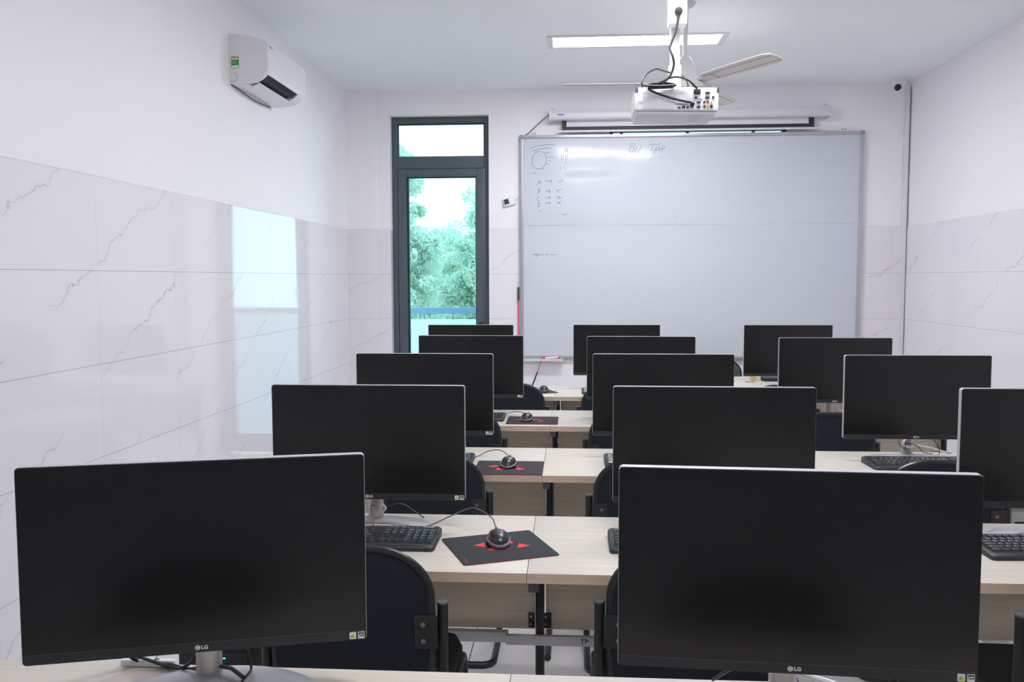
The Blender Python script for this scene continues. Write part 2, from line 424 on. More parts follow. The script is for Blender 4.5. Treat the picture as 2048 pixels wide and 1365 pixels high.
# high window
fr = MB()
for x0, x1, z0, z1 in ((WX0, WX0 + .03, WZ0, WZ1), (WX1 - .03, WX1, WZ0, WZ1), (WX0, WX1, WZ0, WZ0 + .03), (WX0, WX1, WZ1 - .02, WZ1), (.365, .385, WZ0, WZ1), (.875, .895, WZ0, WZ1), (1.38, 1.40, WZ0, WZ1)):
    fr.box(x0, x1, YF + .06, YF + .11, z0, z1)
wo = struct(fr, 'window_1', 'dframe')
MB().box(WX0 + .02, WX1 - .02, YF + .08, YF + .086, WZ0 + .02, WZ1 - .01).build('pane', 'glass', wo)

# ------------------------------------------------------------------ outside: balcony, trees
struct(MB().box(-4, 5, YF + .2, 8.55, -.25, -.05), 'balcony_floor', 'parapet')
struct(MB().box(-4, 5, 8.4, 8.55, -.05, 1.045), 'wall_balcony', 'parapet')
t = thing('balcony_railing', 'blue grey metal handrail on thin posts above the balcony parapet', 'railing', (-1.2, 8.47, 1.045))
MB().box(-2.4, 5, -.03, .03, .058, .118).build('rail', 'rail', t)
for k in range(12):
    MB().cyl((-2.2 + k * .28, 0, 0), (-2.2 + k * .28, 0, .06), .006, 8).build('post', 'rail', t)
struct(MB().box(-90, 90, 8.6, 160, -4.3, -4.0), 'ground', 'ground')

def tree(x, y, zc, rx, rz_, n, label, lm, sd, lobes):
    rnd = random.Random(sd)
    t = thing('tree', label, 'tree', (x, y, -4.0), 0, 'trees beyond the balcony')
    tr = MB(); tr.tube([(0, 0, 0), (.1, .05, 2.5), (0, 0, 4.6), (.15, 0, 6.0)], [.2, .16, .11, .05], 10)
    tr.build('trunk', 'bark', t)
    mb = MB(); cl = []
    for k in range(lobes):
        th = rnd.uniform(0, 6.28); u = rnd.uniform(-1, 1); rr = rnd.uniform(.3, .95)
        cl.append((math.cos(th) * rx * rr * math.sqrt(1 - u * u), math.sin(th) * rx * rr * math.sqrt(1 - u * u), zc + 4.0 + u * rz_ * rr, rnd.uniform(.22, .5) * rx * .5))
    for k in range(n):
        c = cl[rnd.randrange(lobes)]; v = Vector((rnd.gauss(0, 1), rnd.gauss(0, 1), rnd.gauss(0, 1))).normalized() * c[3] * rnd.uniform(.5, 1.1)
        p = Vector(c[:3]) + v; s_ = rnd.uniform(.024, .048) * (1.6 if n < 10000 else 1)
        ax = Vector((rnd.gauss(0, 1), rnd.gauss(0, 1), rnd.gauss(0, .7))).normalized(); b = ax.orthogonal().normalized(); b = Matrix.Rotation(rnd.uniform(0, 6.28), 3, ax) @ b; c2 = ax.cross(b)
        mb.add([p - b * s_ * 1.5, p - c2 * s_ * .6, p + b * s_ * 1.5, p + c2 * s_ * .6], [(0, 1, 2, 3)])
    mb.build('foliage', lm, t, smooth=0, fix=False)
tree(-3.5, 17.0, 1.5, 1.0, 2.75, 32000, 'haze-paled leafy tree beyond the balcony at the hinge side of the door glass', 'leafa', 11, 170)
tree(-1.95, 19.9, 1.0, 1.15, 2.6, 30000, 'haze-paled leafy tree beyond the balcony at the handle side of the door glass', 'leafa', 2, 130)
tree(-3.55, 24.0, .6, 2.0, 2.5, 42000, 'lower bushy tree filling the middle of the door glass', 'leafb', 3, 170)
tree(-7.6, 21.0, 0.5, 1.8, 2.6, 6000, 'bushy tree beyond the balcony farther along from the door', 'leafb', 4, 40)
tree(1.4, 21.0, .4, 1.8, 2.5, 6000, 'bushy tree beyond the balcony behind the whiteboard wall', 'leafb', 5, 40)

# ------------------------------------------------------------------ ceiling lights, fan, camera
lt = thing('ceiling_light', 'lit white rectangular ceiling light panel near the projection screen', 'light', (.385, 5.60, ZC), 0, 'recessed ceiling light panels')
f = MB()
for x0, x1, y0, y1 in ((-.55, .55, -.135, -.108), (-.55, .55, .108, .135), (-.55, -.512, -.108, .108), (.512, .55, -.108, .108)): f.box(x0, x1, y0, y1, -.008, 0)
f.build('frame', 'lampframe', lt, bevel=.002)
MB().box(-.512, .512, -.108, .108, -.005, -.001).build('diffuser', 'lamp', lt)
dup(lt, (.385, 3.45, ZC), 0, 'lit ceiling light panel out of view above the middle desks')
dup(lt, (.385, 1.3, ZC), 0, 'lit ceiling light panel added out of view above the viewer')  # unseen panel added to brighten the nearer desks

for o_ in [o for o in COL.objects if o.name.startswith('diffuser.')]:
    o_.data = o_.data.copy(); o_.data.materials[0] = M['lamp2']
t = thing('ceiling_fan', 'white three-blade ceiling fan hanging between projector and ceiling light', 'fan', (.60, 4.88, 0))
MB().lathe([(.014, 2.885), (.04, 2.895), (.055, ZC), (.01, ZC)]).build('canopy', 'fanw', t)
MB().cyl((0, 0, 2.60), (0, 0, 2.90), .0125, 12).build('rod', 'fanw', t)
MB().lathe([(.012, 2.64), (.02, 2.635), (.045, 2.60), (.075, 2.55), (.095, 2.51), (.10, 2.495), (.02, 2.492)], seg=32).build('bell_cover', 'fanw', t)
MB().lathe([(.02, 2.492), (.125, 2.49), (.14, 2.475), (.14, 2.45), (.10, 2.43), (.02, 2.425)], seg=32).build('motor_housing', 'fanw', t)
for a in (-178, -57, 60):
    R_ = Matrix.Rotation(math.radians(a), 4, 'Z')
    Bt = Matrix.Translation((0, 0, 2.492)) @ Matrix.Rotation(math.radians(-9), 4, 'X')
    pl_ = [(.16, -.05), (.30, -.062), (.62, -.066), (.665, -.05), (.672, 0), (.66, .045), (.62, .06), (.30, .056), (.16, .045)]
    o = MB().prism(pl_, -.003, .003, 'z').xf(R_ @ Bt).build('blade', 'blade', t, bevel=.001)
    MB().box(.18, .655, -.034, -.031, -.0042, -.003).box(.18, .655, .031, .034, -.0042, -.003).xf(R_ @ Bt).build('crease', 'bladeline', o)
    MB().prism([(.10, -.02), (.24, -.03), (.24, .03), (.10, .02)], -.012, -.003, 'z').xf(R_ @ Bt).build('blade_arm', 'fanw', t)

t = thing('security_camera', 'small white dome camera with black lens under the ceiling corner', 'camera', (2.40, 6.80, 0))
MB().lathe([(.03, 2.855), (.046, 2.865), (.052, 2.90), (.052, ZC)]).build('mount_base', 'whiteplastic', t)
b = MB(); b.lathe([(.004, -.034), (.017, -.029), (.028, -.018), (.034, 0), (.03, .016), (.02, .028), (.004, .034)], seg=20); b.xf(Matrix.Translation((-.012, -.012, 2.853)))
b.build('camera_ball', 'whiteplastic', t)
MB().lathe([(.004, -.012), (.017, -.009), (.025, 0), (.025, .004)], seg=20, axis='y').xf(Matrix.Translation((-.018, -.036, 2.840)) @ Matrix.Rotation(math.radians(25), 4, 'X')).build('lens', 'dark', t)
t = thing('cable_trunking', 'thin white cable trunking running down the corner below the dome camera', 'trunking', (2.50, YF, 0))
MB().box(0, .030, -.022, -TK, .02, 2.88).build('duct', 'whiteplastic', t, bevel=.002)
MB().box(.030, .033, -.018, -TK, .02, 2.88).build('gap_strip', 'dark', t)

# ------------------------------------------------------------------ air conditioner
t = thing('air_conditioner', 'white wall-mounted split air conditioner with open black vent', 'air conditioner', (XL, 4.54, 0))
prof = [(0, 2.712), (.033, 2.716), (.08, 2.709), (.12, 2.699), (.165, 2.687), (.197, 2.676), (.203, 2.665), (.203, 2.535), (.198, 2.517), (.186, 2.500), (.165, 2.484), (.14, 2.470), (.112, 2.463), (.053, 2.457), (0, 2.457)]
notch = prof[:9] + [(.193, 2.508), (.180, 2.515), (.13, 2.535), (.085, 2.50), (.090, 2.460), (.053, 2.457), (0, 2.457)]
b = MB()
def P3(pr, y0, y1): b.prism([(x, z) for x, z in pr], y0, y1, 'y')
P3(prof, .012, .032); P3(notch, .032, .53); P3(prof, .53, .645)
b.prism([(x * .99 + .001, 2.585 + (z - 2.585) * .99) for x, z in prof], 0, .012, 'y')
b.build('body', 'acwhite', t, smooth=30)
v = MB().prism([(.187, 2.508), (.178, 2.513), (.13, 2.536), (.087, 2.50), (.092, 2.470), (.14, 2.49)], .034, .528, 'y')
v.build('air_vent', 'dark', t)
f = MB()
for k in range(24): f.box(.105, .172, .045 + k * .0205, .0475 + k * .0205, 2.486, 2.497)
f.build('vent_grille_slats', 'capgrey', t)
MB().prism([(.158, 2.492), (.161, 2.494), (.161, 2.497), (.157, 2.495)], .07, .5, 'y').build('vent_wire', 'acwhite', t)
fl = MB().prism([(.104, 2.452), (.132, 2.462), (.141, 2.470), (.139, 2.474), (.128, 2.466), (.103, 2.457)], .045, .515, 'y').build('louver_flap', 'acwhite', t)
s_ = MB().prism(rrect(.010, .050, 2.538, 2.597, .003), -.001, .0, 'y'); s_.build('energy_label', 'green', t)
l2 = MB().box(.012, .048, -.0018, -.001, 2.580, 2.592, 0).box(.012, .048, -.0018, -.001, 2.540, 2.551, 1)
for k in range(5): l2.box(.0145 + k * .0066, .019 + k * .0066, -.0024, -.0018, 2.583, 2.5885, 1)
for k in range(4): l2.box(.016, .040 - (k % 2) * .008, -.0018, -.001, 2.559 + k * .005, 2.5603 + k * .005, 2)
l2.build('label_print', ['sticko', 'stickw', 'stickg'], t)
a = MB(); a.tube([(.018 + .022 * math.sin(q), -.0005, 2.491 + .024 * math.cos(q)) for q in [k * PI / 12 for k in range(13)]], .0007, 6)
a.tube([(.006 + .006 * math.sin(q), -.0005, 2.474 + .006 * math.cos(q)) for q in [k * PI / 6 for k in range(7)]], .0006, 6)
a.build('knockout_groove', 'capgrey', t)
MB().box(.2032, .2036, .03, .075, 2.648, 2.656).build('maker_logo', 'alud', t)
MB().tube(spline([(.004, .01, 2.455), (.004, .15, 2.450), (.004, .35, 2.440), (.004, .6, 2.452)]), .003, 6).build('back_gap', 'capgrey', t)

# ------------------------------------------------------------------ whiteboard, projection screen, small wall things
STROKES=[[(-0.339,2.449),(-0.299,2.466),(-0.254,2.474),(-0.2,2.48),(-0.14,2.477)],[(-0.314,2.43),(-0.269,2.443),(-0.223,2.451),(-0.17,2.454)],[(-0.242,2.427),(-0.229,2.42),(-0.218,2.409),(-0.211,2.394),(-0.207,2.378),(-0.206,2.36),(-0.21,2.343),(-0.217,2.327),(-0.228,2.313),(-0.241,2.303),(-0.255,2.296),(-0.27,2.294),(-0.285,2.297),(-0.298,2.304),(-0.308,2.315),(-0.316,2.329),(-0.32,2.345),(-0.32,2.363),(-0.317,2.38),(-0.309,2.397),(-0.299,2.41),(-0.286,2.421),(-0.272,2.427),(-0.257,2.429)],[(-0.212,2.417),(-0.181,2.421)],[(-0.189,2.383),(-0.151,2.385)],[(-0.193,2.356),(-0.173,2.36)],[(-0.209,2.328),(-0.185,2.331)],[(-0.244,2.291),(-0.225,2.294)],[(-0.316,2.263),(-0.284,2.26)],[(-0.059,2.425),(-0.058,2.451),(-0.043,2.449),(-0.044,2.428),(-0.059,2.425)],[(-0.094,2.361),(-0.091,2.399),(-0.076,2.399),(-0.079,2.364),(-0.094,2.361)],[(-0.061,2.367),(-0.061,2.4),(-0.046,2.401),(-0.048,2.37),(-0.058,2.362)],[(-0.058,2.353),(-0.058,2.337)],[(-0.096,2.309),(-0.093,2.292)],[(-0.066,2.308),(-0.066,2.289)],[(0.452,2.465),(0.437,2.451),(0.43,2.428),(0.441,2.413),(0.456,2.415),(0.467,2.435),(0.464,2.454),(0.452,2.465)],[(0.437,2.473),(0.454,2.483),(0.474,2.471)],[(0.477,2.413),(0.482,2.458),(0.501,2.407),(0.52,2.459)],[(0.58,2.465),(0.606,2.475),(0.65,2.469)],[(0.613,2.471),(0.6,2.42)],[(0.62,2.408),(0.639,2.45),(0.659,2.463),(0.666,2.418)],[(0.628,2.427),(0.669,2.434)],[(0.649,2.47),(0.659,2.482),(0.667,2.472)],[(0.679,2.408),(0.686,2.458),(0.704,2.459),(0.703,2.443),(0.684,2.436)],[(-0.278,2.172),(-0.26,2.211),(-0.253,2.177)],[(-0.273,2.187),(-0.25,2.193)],[(-0.214,2.2),(-0.167,2.198)],[(-0.176,2.212),(-0.165,2.2),(-0.176,2.185)],[(-0.116,2.204),(-0.109,2.185),(-0.077,2.209)],[(-0.276,2.109),(-0.272,2.143),(-0.26,2.145),(-0.261,2.132),(-0.272,2.128),(-0.257,2.12),(-0.261,2.111),(-0.276,2.109)],[(-0.214,2.122),(-0.179,2.122)],[(-0.188,2.131),(-0.176,2.122),(-0.188,2.109)],[(-0.128,2.125),(-0.113,2.112)],[(-0.124,2.124),(-0.092,2.136)],[(-0.261,2.081),(-0.276,2.075),(-0.283,2.06),(-0.275,2.049),(-0.26,2.052)],[(-0.214,2.072),(-0.179,2.071)],[(-0.186,2.082),(-0.176,2.071),(-0.186,2.061)],[(-0.13,2.082),(-0.09,2.068)],[(-0.101,2.078),(-0.124,2.057)],[(-0.276,1.998),(-0.273,2.034)],[(-0.279,2.034),(-0.26,2.03),(-0.255,2.016),(-0.276,1.998)],[(-0.214,2.033),(-0.2,2.029),(-0.179,2.034)],[(-0.186,2.041),(-0.176,2.034),(-0.183,2.023)],[(-0.124,2.044),(-0.095,2.019)],[(-0.095,2.042),(-0.124,2.021)],[(-0.261,1.97),(-0.242,1.969)],[(-0.129,1.968),(-0.127,1.961)],[(-0.084,1.949),(-0.073,1.936),(-0.07,1.948),(-0.064,1.934),(-0.055,1.946)],[(-0.057,1.937),(-0.049,1.947)],[(-0.313,1.627),(-0.3,1.63),(-0.293,1.636),(-0.301,1.636),(-0.301,1.625),(-0.29,1.627),(-0.283,1.636),(-0.278,1.636),(-0.28,1.625),(-0.278,1.615),(-0.286,1.615),(-0.273,1.628),(-0.267,1.634),(-0.266,1.627),(-0.257,1.634),(-0.255,1.626),(-0.246,1.633),(-0.244,1.626),(-0.23,1.63)],[(-0.211,1.634),(-0.209,1.626),(-0.201,1.633),(-0.2,1.625),(-0.191,1.636)],[(-0.175,1.626),(-0.168,1.633),(-0.165,1.625),(-0.157,1.631),(-0.154,1.625),(-0.146,1.631),(-0.132,1.628)],[(0.593,2.359),(0.605,2.361)],[(0.665,2.369),(0.672,2.367)],[(0.799,2.347),(0.805,2.353)],[(0.768,2.36),(0.774,2.357)],[(0.552,2.397),(0.56,2.4)],[(0.791,1.915),(0.779,1.913)],[(-0.348,1.848),(-0.345,1.857)],[(0.903,2.234),(0.909,2.232)]]
BX0, BX1, BZ0, BZ1 = -.413, 2.195, .812, 2.552
t = thing('whiteboard', 'large white magnetic board with faint marker notes in aluminium frame', 'whiteboard', (.891, YF, .8))
tx = lambda mb: mb.xf(Matrix.Translation((-.891, -YF, -.8)))
tx(MB().box(BX0 + .02, BX1 - .02, 6.914, 6.930, BZ0 + .02, BZ1 - .02)).build('writing_surface', 'board', t)
f = MB()
for x0, x1, z0, z1 in ((BX0, BX0 + .026, BZ0, BZ1), (BX1 - .026, BX1, BZ0, BZ1), (BX0, BX1, BZ1 - .024, BZ1), (BX0, BX1, BZ0, BZ0 + .024)): f.box(x0, x1, 6.902, 6.934, z0, z1)
tx(f).build('frame', 'alu', t, bevel=.005, seg=3)
for x, z in ((BX0, BZ1), (BX1, BZ1), (BX0, BZ0), (BX1, BZ0)):
    tx(MB().box(x - .003 if x < 0 else x - .029, x + .029 if x < 0 else x + .003, 6.900, 6.934, z - .029 if z > 1 else z - .003, z + .003 if z > 1 else z + .029)).build('corner_cap', 'alud', t, bevel=.004)
sm = MB().box(BX0 + .03, BX1 - .03, 6.9128, 6.914, 1.8555, 1.8575); tx(sm).build('panel_seam', 'markd', t)
g = MB()
for st in STROKES:
    g.tube([(x, 6.9135, z) for x, z in st], .0013, 4)
tx(g).build('marker_lettering', 'mark', t)
for x, z in ((-.305, 2.566), (.083, 2.561), (2.051, 2.568), (-.195, .793)):
    b = tx(MB().box(x - .017, x + .017, 6.926, 6.934, z - .011, z + .011)).build('mounting_bracket', 'whiteplastic', t)
    q = MB(); disc(q, (x - .009, 6.926, z), .004, 8); disc(q, (x + .009, 6.926, z), .004, 8); tx(q).build('screw', 'capgrey', b)
tx(MB().prism([(6.934, .812), (6.86, .806), (6.856, .815), (6.86, .797), (6.934, .797)], -.383, -.075, 'x')).build('pen_tray', 'whiteplastic', t)
t = thing('marker_pen', 'white marker pen with red caps lying on the whiteboard pen tray', 'marker', (-.17, 6.885, .822), math.radians(0))
MB().cyl((-.045, 0, -.004), (.058, 0, .003), .0065, 12).build('barrel', 'whiteplastic', t)
MB().cyl((-.075, 0, -.006), (-.045, 0, -.004), .0072, 12).build('cap', 'red', t)
MB().cyl((.058, 0, .003), (.066, 0, .004), .011, 12).build('end_plug', 'red', t)

t = thing('projection_screen', 'white pull-down projection screen casing with black-bordered fabric above the whiteboard', 'projection screen', (.873, 6.86, 2.65))
tx = lambda mb: mb.xf(Matrix.Translation((-.873, -6.86, -2.65)))
tx(MB().prism([(6.93, 2.655), (6.825, 2.655), (6.815, 2.67), (6.815, 2.70), (6.835, 2.731), (6.93, 2.731)], -.171, 1.917, 'x')).build('casing', 'case', t, bevel=.002)
tx(MB().prism([(6.935, 2.65), (6.82, 2.65), (6.81, 2.668), (6.81, 2.702), (6.832, 2.735), (6.935, 2.735)], -.185, -.165, 'x')).build('end_cap', 'case', t, bevel=.002)
tx(MB().prism([(6.935, 2.65), (6.82, 2.65), (6.81, 2.668), (6.81, 2.702), (6.832, 2.735), (6.935, 2.735)], 1.905, 1.925, 'x')).build('end_cap', 'case', t, bevel=.002)
tx(MB().box(-.087, 1.817, 6.888, 6.890, 2.583, 2.665)).build('fabric_border', 'black', t)
tx(MB().box(-.052, 1.775, 6.8865, 6.8880, 2.610, 2.665)).build('fabric', 'scrfab', t)
tx(MB().cyl((-.12, 6.889, 2.575), (1.855, 6.889, 2.575), .0085, 12)).build('bottom_bar', 'whiteplastic', t)
for x in (-.16, 1.9): tx(MB().tube([(x + .012 * math.cos(q), 6.90, 2.742 + .012 * math.sin(q)) for q in [k * PI / 4 for k in range(8)]], .0016, 6, closed=True)).build('hanging_ring', 'alud', t)
tx(MB().box(-.118, -.072, 6.8145, 6.816, 2.685, 2.693)).build('blue_label', 'blue', t)
o = MB().tube(spline([(-.18, 6.87, 2.704), (-.26, 6.92, 2.65), (-.35, 6.925, 2.57), (-.40, 6.92, 2.54), (-.419, 6.925, 2.50)]), .0035, 6).build('screen_power_cable', 'greycable')
o['label'] = 'thin grey cable slanting from projection screen casing to whiteboard corner'; o['category'] = 'cable'

t = thing('wall_sensor', 'small white wall unit with dark square display hanging tilted beside the whiteboard', 'sensor', (-.497, 6.935, 2.047))
R_ = Matrix.Rotation(math.radians(-15), 4, 'Y')
MB().prism(rrect(-.046, .046, -.032, .032, .004), -.022, 0, 'y').xf(R_).build('case', 'whiteplastic', t, bevel=.002)
MB().box(-.042, -.004, -.0228, -.022, -.018, .022).xf(R_).build('display', 'lcd', t)
MB().tube([(.046, -.01, .01), (.075, -.008, .03)], .0015, 6).build('cord', 'greycable', t)
t = thing('pointer_stick', 'red teaching pointer with black grip hanging beside the whiteboard frame', 'pointer', (-.4285, 6.92, 0))
MB().cyl((0, 0, 1.375), (0, 0, 1.27), .0065, 10).build('grip', 'cable', t)
MB().cyl((0, 0, 1.27), (.002, 0, .93), .0035, 8).build('rod', 'red', t)
t = thing('pointer_stick', 'second red pointer with black grip leaning on the wall below the pen tray', 'pointer', (0, 0, 0))
MB().cyl((-.249, 6.925, .79), (-.278, 6.91, .705), .0025, 8).build('rod', 'red', t)
MB().cyl((-.278, 6.91, .705), (-.33, 6.88, .57), .0055, 10).build('grip', 'cable', t)
MB().tube([(-.249, 6.925, .79), (-.26, 6.925, .795), (-.32, 6.928, .797)], .0015, 6).build('tip_cord', 'cable', t)

# ------------------------------------------------------------------ projector and mount
t = thing('projector_mount', 'white square ceiling pole with socket box holding the projector', 'mount', (.417, 3.74, 0))
MB().box(-.019, .019, -.019, .019, 2.30, ZC).build('pole', 'mount', t, bevel=.002)
MB().box(-.024, .024, -.024, .024, 2.232, 2.32).build('sleeve', 'mount', t, bevel=.002)
MB().box(-.034, .038, -.09, -.019, 2.466, 2.66).build('socket_box', 'mount', t, bevel=.004)
MB().box(-.065, .065, -.06, .06, 2.214, 2.222).build('mount_plate', 'mount', t, bevel=.002)
MB().box(-.022, .022, -.032, -.024, 2.235, 2.262).build('tilt_bracket', 'mount', t, bevel=.003)
for x, z in ((.002, 2.300), (.012, 2.300), (-.002, 2.268)):
    q = MB(); disc(q, (x, -.0245, z), .0035, 10, 0, .003); q.build('screw', 'brass', t)
for sx in (-1, 1): MB().cyl((sx * .055, .04, 2.196), (sx * .055, .04, 2.214), .006, 10).build('mount_leg', 'mount', t)

t = thing('projector', 'white ceiling projector showing its rear connector panel', 'projector', (.413, 3.62, 2.158))
RT = Matrix.Rotation(math.radians(1.1), 4, 'Y')
pc = lambda x, y: ((x - 642) * .000351, -(y - (1115 - (x - 642) * .030)) * .000352 + .0, )   # panel coordinates
MB().prism(rrect(-.166, .166, -.042, .050, .008), 0, .25, 'y').xf(RT).build('body', 'projw', t, bevel=.003)
MB().prism([(-.163, -.044), (.163, -.044), (.155, -.056), (-.155, -.056)], .004, .245, 'y').xf(RT).build('base', 'projw', t, bevel=.002)
for x0, x1 in ((-.166, -.154), (.157, .167)): MB().box(x0, x1, -.0015, .03, .030, .0505).xf(RT).build('corner_cap', 'capgrey', t, bevel=.002)
MB().prism(rrect(-.151, -.010, -.038, .040, .004), -.002, 0, 'y').xf(RT).build('filter_cover', 'projw', t)
q = MB()
for k in range(13): q.box(-.135, -.012, -.0035, -.002, -.034 + k * .0052, -.0315 + k * .0052)
q.xf(RT).build('filter_slats', 'projs', t)
q = MB(); disc(q, (-.142, -.0035, .0), .009, 20, 0, .001); q.xf(RT).build('round_sticker', 'logo', t)
MB().prism(rrect(-.006, .048, -.012, .044, .005), -.003, 0, 'y').xf(RT).build('lamp_door', 'projw', t)
MB().box(.002, .030, -.0034, -.003, .026, .033).xf(RT).build('door_print', 'projs', t)
RTi = RT.inverted()
def pbox(name, x0, y0, x1, y1, mt, dep=.004):
    a = pc(x0, y1); b = pc(x1, y0)
    mb = MB().box(a[0], b[0], -dep, 0, min(a[1], b[1]), max(a[1], b[1])); return mb.build(name, mt, t, bevel=.0008)
pbox('power_inlet', 832, 990, 908, 1046, 'dark', .006)
for a in ((962, 1018, 1014, 1042), (962, 1070, 1012, 1094), (868, 1126, 912, 1147), (868, 1177, 910, 1200)): pbox('video_port', *a, 'port')
pbox('label_plate', 876, 1070, 932, 1103, 'logo', .002)
pbox('data_port', 654, 1191, 688, 1209, 'port'); pbox('network_port', 702, 1178, 738, 1208, 'dark'); pbox('data_port', 752, 1180, 780, 1206, 'port')
pbox('video_plug', 792, 1146, 838, 1176, 'dark', .02); pbox('video_port', 795, 1182, 830, 1199, 'redj')
for x, y, r, mt in ((858, 1085, .0045, 'dark'), (1052, 1078, .0045, 'dark'), (954, 1133, .0045, 'dark'), (954, 1184, .0045, 'dark'), (992, 1133, .0048, 'redj'), (1032, 1132, .0048, 'logo'), (992, 1183, .0048, 'yel'), (1033, 1181, .006, 'dark')):
    c = pc(x, y); q = MB(); disc(q, (c[0], 0, c[1]), r, 14, 0, .004); o = q.build('audio_jack', mt, t)
    q = MB(); disc(q, (c[0], -.004, c[1]), r * .4, 10, 0, .0006); q.build('jack_hole', 'dark', o)
MB().box(.06, .11, .01, .16, -.0575, -.056).xf(RT).build('vent_slot', 'projs', t)

def cable(name, pts, r, mt, label, n=6):
    o = MB().tube(spline(pts, n), r, 8).build(name, mt); o['label'] = label; o['category'] = 'cable'; return o
t = thing('power_plug', 'round black power plug with cord in the projector mount socket', 'plug', (.419, 3.65, 2.512))
q = MB(); disc(q, (0, 0, 0), .0155, 20, 0, .02); q.box(-.008, .008, -.034, -.02, -.014, .008); q.build('plug_body', 'cable', t, bevel=.002)
q = MB(); q.cyl((0, -.027, -.010), (-.003, -.027, -.034), .0055, 10, 0, .004); q.build('strain_relief', 'cable', t)
MB().tube(spline([(-.003, -.027, -.034), (-.013, -.03, -.084), (-.030, -.035, -.128), (-.036, -.04, -.152), (-.026, -.05, -.186), (-.021, -.05, -.22), (-.034, -.05, -.261), (-.059, -.05, -.287), (-.08, -.045, -.295)]), .0048, 8).build('cord', 'cable', t)
cable('video_cable', [(.29, 3.60, 2.214), (.325, 3.60, 2.2225), (.381, 3.61, 2.2215), (.405, 3.61, 2.216), (.395, 3.585, 2.209), (.343, 3.58, 2.206), (.297, 3.585, 2.209), (.286, 3.60, 2.213), (.31, 3.615, 2.221), (.36, 3.625, 2.225), (.40, 3.62, 2.221), (.39, 3.59, 2.204), (.33, 3.585, 2.20), (.298, 3.59, 2.20), (.318, 3.592, 2.186), (.36, 3.592, 2.170), (.413, 3.592, 2.154), (.451, 3.594, 2.146), (.468, 3.598, 2.144)], .0048, 'cable', 'thick black video cable coiled on the projector and plugged in')
cable('inlet_cable', [(.339, 3.60, 2.222), (.36, 3.60, 2.232), (.38, 3.60, 2.241), (.412, 3.60, 2.245), (.45, 3.60, 2.234), (.471, 3.60, 2.218), (.492, 3.607, 2.199)], .0042, 'cable', 'black power cord arching over the projector into its inlet')
cable('signal_cable', [(.28, 3.64, 2.214), (.276, 3.64, 2.233), (.285, 3.65, 2.257), (.302, 3.66, 2.277), (.319, 3.67, 2.288), (.34, 3.68, 2.295), (.368, 3.70, 2.292), (.395, 3.71, 2.287)], .004, 'cable', 'black cable looping up beside the mount pole above the projector')
cable('short_lead', [(.442, 3.72, 2.277), (.455, 3.70, 2.262), (.465, 3.69, 2.235), (.466, 3.69, 2.212)], .003, 'cable', 'short black lead dropping behind the mount onto the projector top')

# ------------------------------------------------------------------ furniture: desks
PITCH, DD = 1.035, .505
ROWY = [.997 + PITCH * n for n in range(5)]
COLX = [-1.107, -.107, .893]
ROWN = ['fifth row from the whiteboard', 'fourth row from the whiteboard', 'third row from the whiteboard', 'second row from the whiteboard', 'first row from the whiteboard']
COLN = ['air-conditioner-side column', 'middle column', 'blank-wall column']
def leg_parts(t, x):
    MB().box(x - .0125, x + .0125, .02, .47, .696, .7255).build('support_bar', 'capgrey', t, bevel=.002, label='grey square support bar under the desktop')
    MB().cyl((x, .445, .03), (x, .445, .70), .0132, 16).build('leg', 'blackmetal', t)
    MB().cyl((x, .19, .014), (x, .50, .014), .0132, 12).build('foot', 'blackmetal', t)
    MB().cyl((x, .165, .0138), (x, .20, .0138), .0136, 12).build('foot_cap', 'rubber', t)
def bracket(t, x0, x1):
    b = MB().box(x0, x1, .461, .466, .43, .475).build('panel_bracket', 'blackmetal', t, bevel=.001)
    q = MB()
    for sz in (.441, .464): disc(q, ((x0 + x1) / 2 + (.006 if x0 < .5 else -.002), .461, sz), .0035, 8)
    q.build('screw', 'brass', b)
def make_desk(last):
    t = thing('desk', 'x', 'desk', (0, 0, 0), 0, 'pale wooden computer desks')
    MB().box(.0006, .9994, .0015, DD, .7255, .75).build('desktop', 'wood', t, bevel=.0012)
    MB().box(.0006, .9994, 0, .0016, .7256, .7494).build('edge_band', 'edge', t)
    MB().box(.031, .9995, .466, .482, .425, .7255).build('modesty_panel', 'panel', t, bevel=.001)
    leg_parts(t, .0145); bracket(t, .0015, .047); bracket(t, .980, .9985)
    if last: leg_parts(t, .9855)
    return t
proto = {}
for n in range(5):
    for c in range(3):
        lab = 'pale wooden computer desk, %s, %s' % (COLN[c], ROWN[n])
        loc = (COLX[c], ROWY[n], 0); k = c == 2
        if k not in proto: o = proto[k] = make_desk(k); o.location = loc; o['label'] = lab
        else: dup(proto[k], loc, 0, lab)
# cable trunking under each row of desks
for n in range(5):
    t = thing('cable_trunking', 'white cable trunking along the modesty panels of the %s' % ROWN[n], 'trunking', (0, ROWY[n], 0), 0, 'white trunking along the desk rows')
    MB().box(-1.07, -.185, .436, .461, .394, .424).build('duct', 'duct', t, bevel=.002)
    MB().box(-.19, 1.87, .416, .431, .396, .424).build('duct', 'duct', t, bevel=.002)
    q = MB(); q.text('TP', .020, TXT(.035, .4155, .411), bold=.0005); q.text('DC.HD  TRUNKING', .009, TXT(.105, .4155, .408))
    q.text('24x14  TRUNKING', .009, TXT(.80, .4155, .408)); q.build('lettering', 'ink', t, smooth=0)

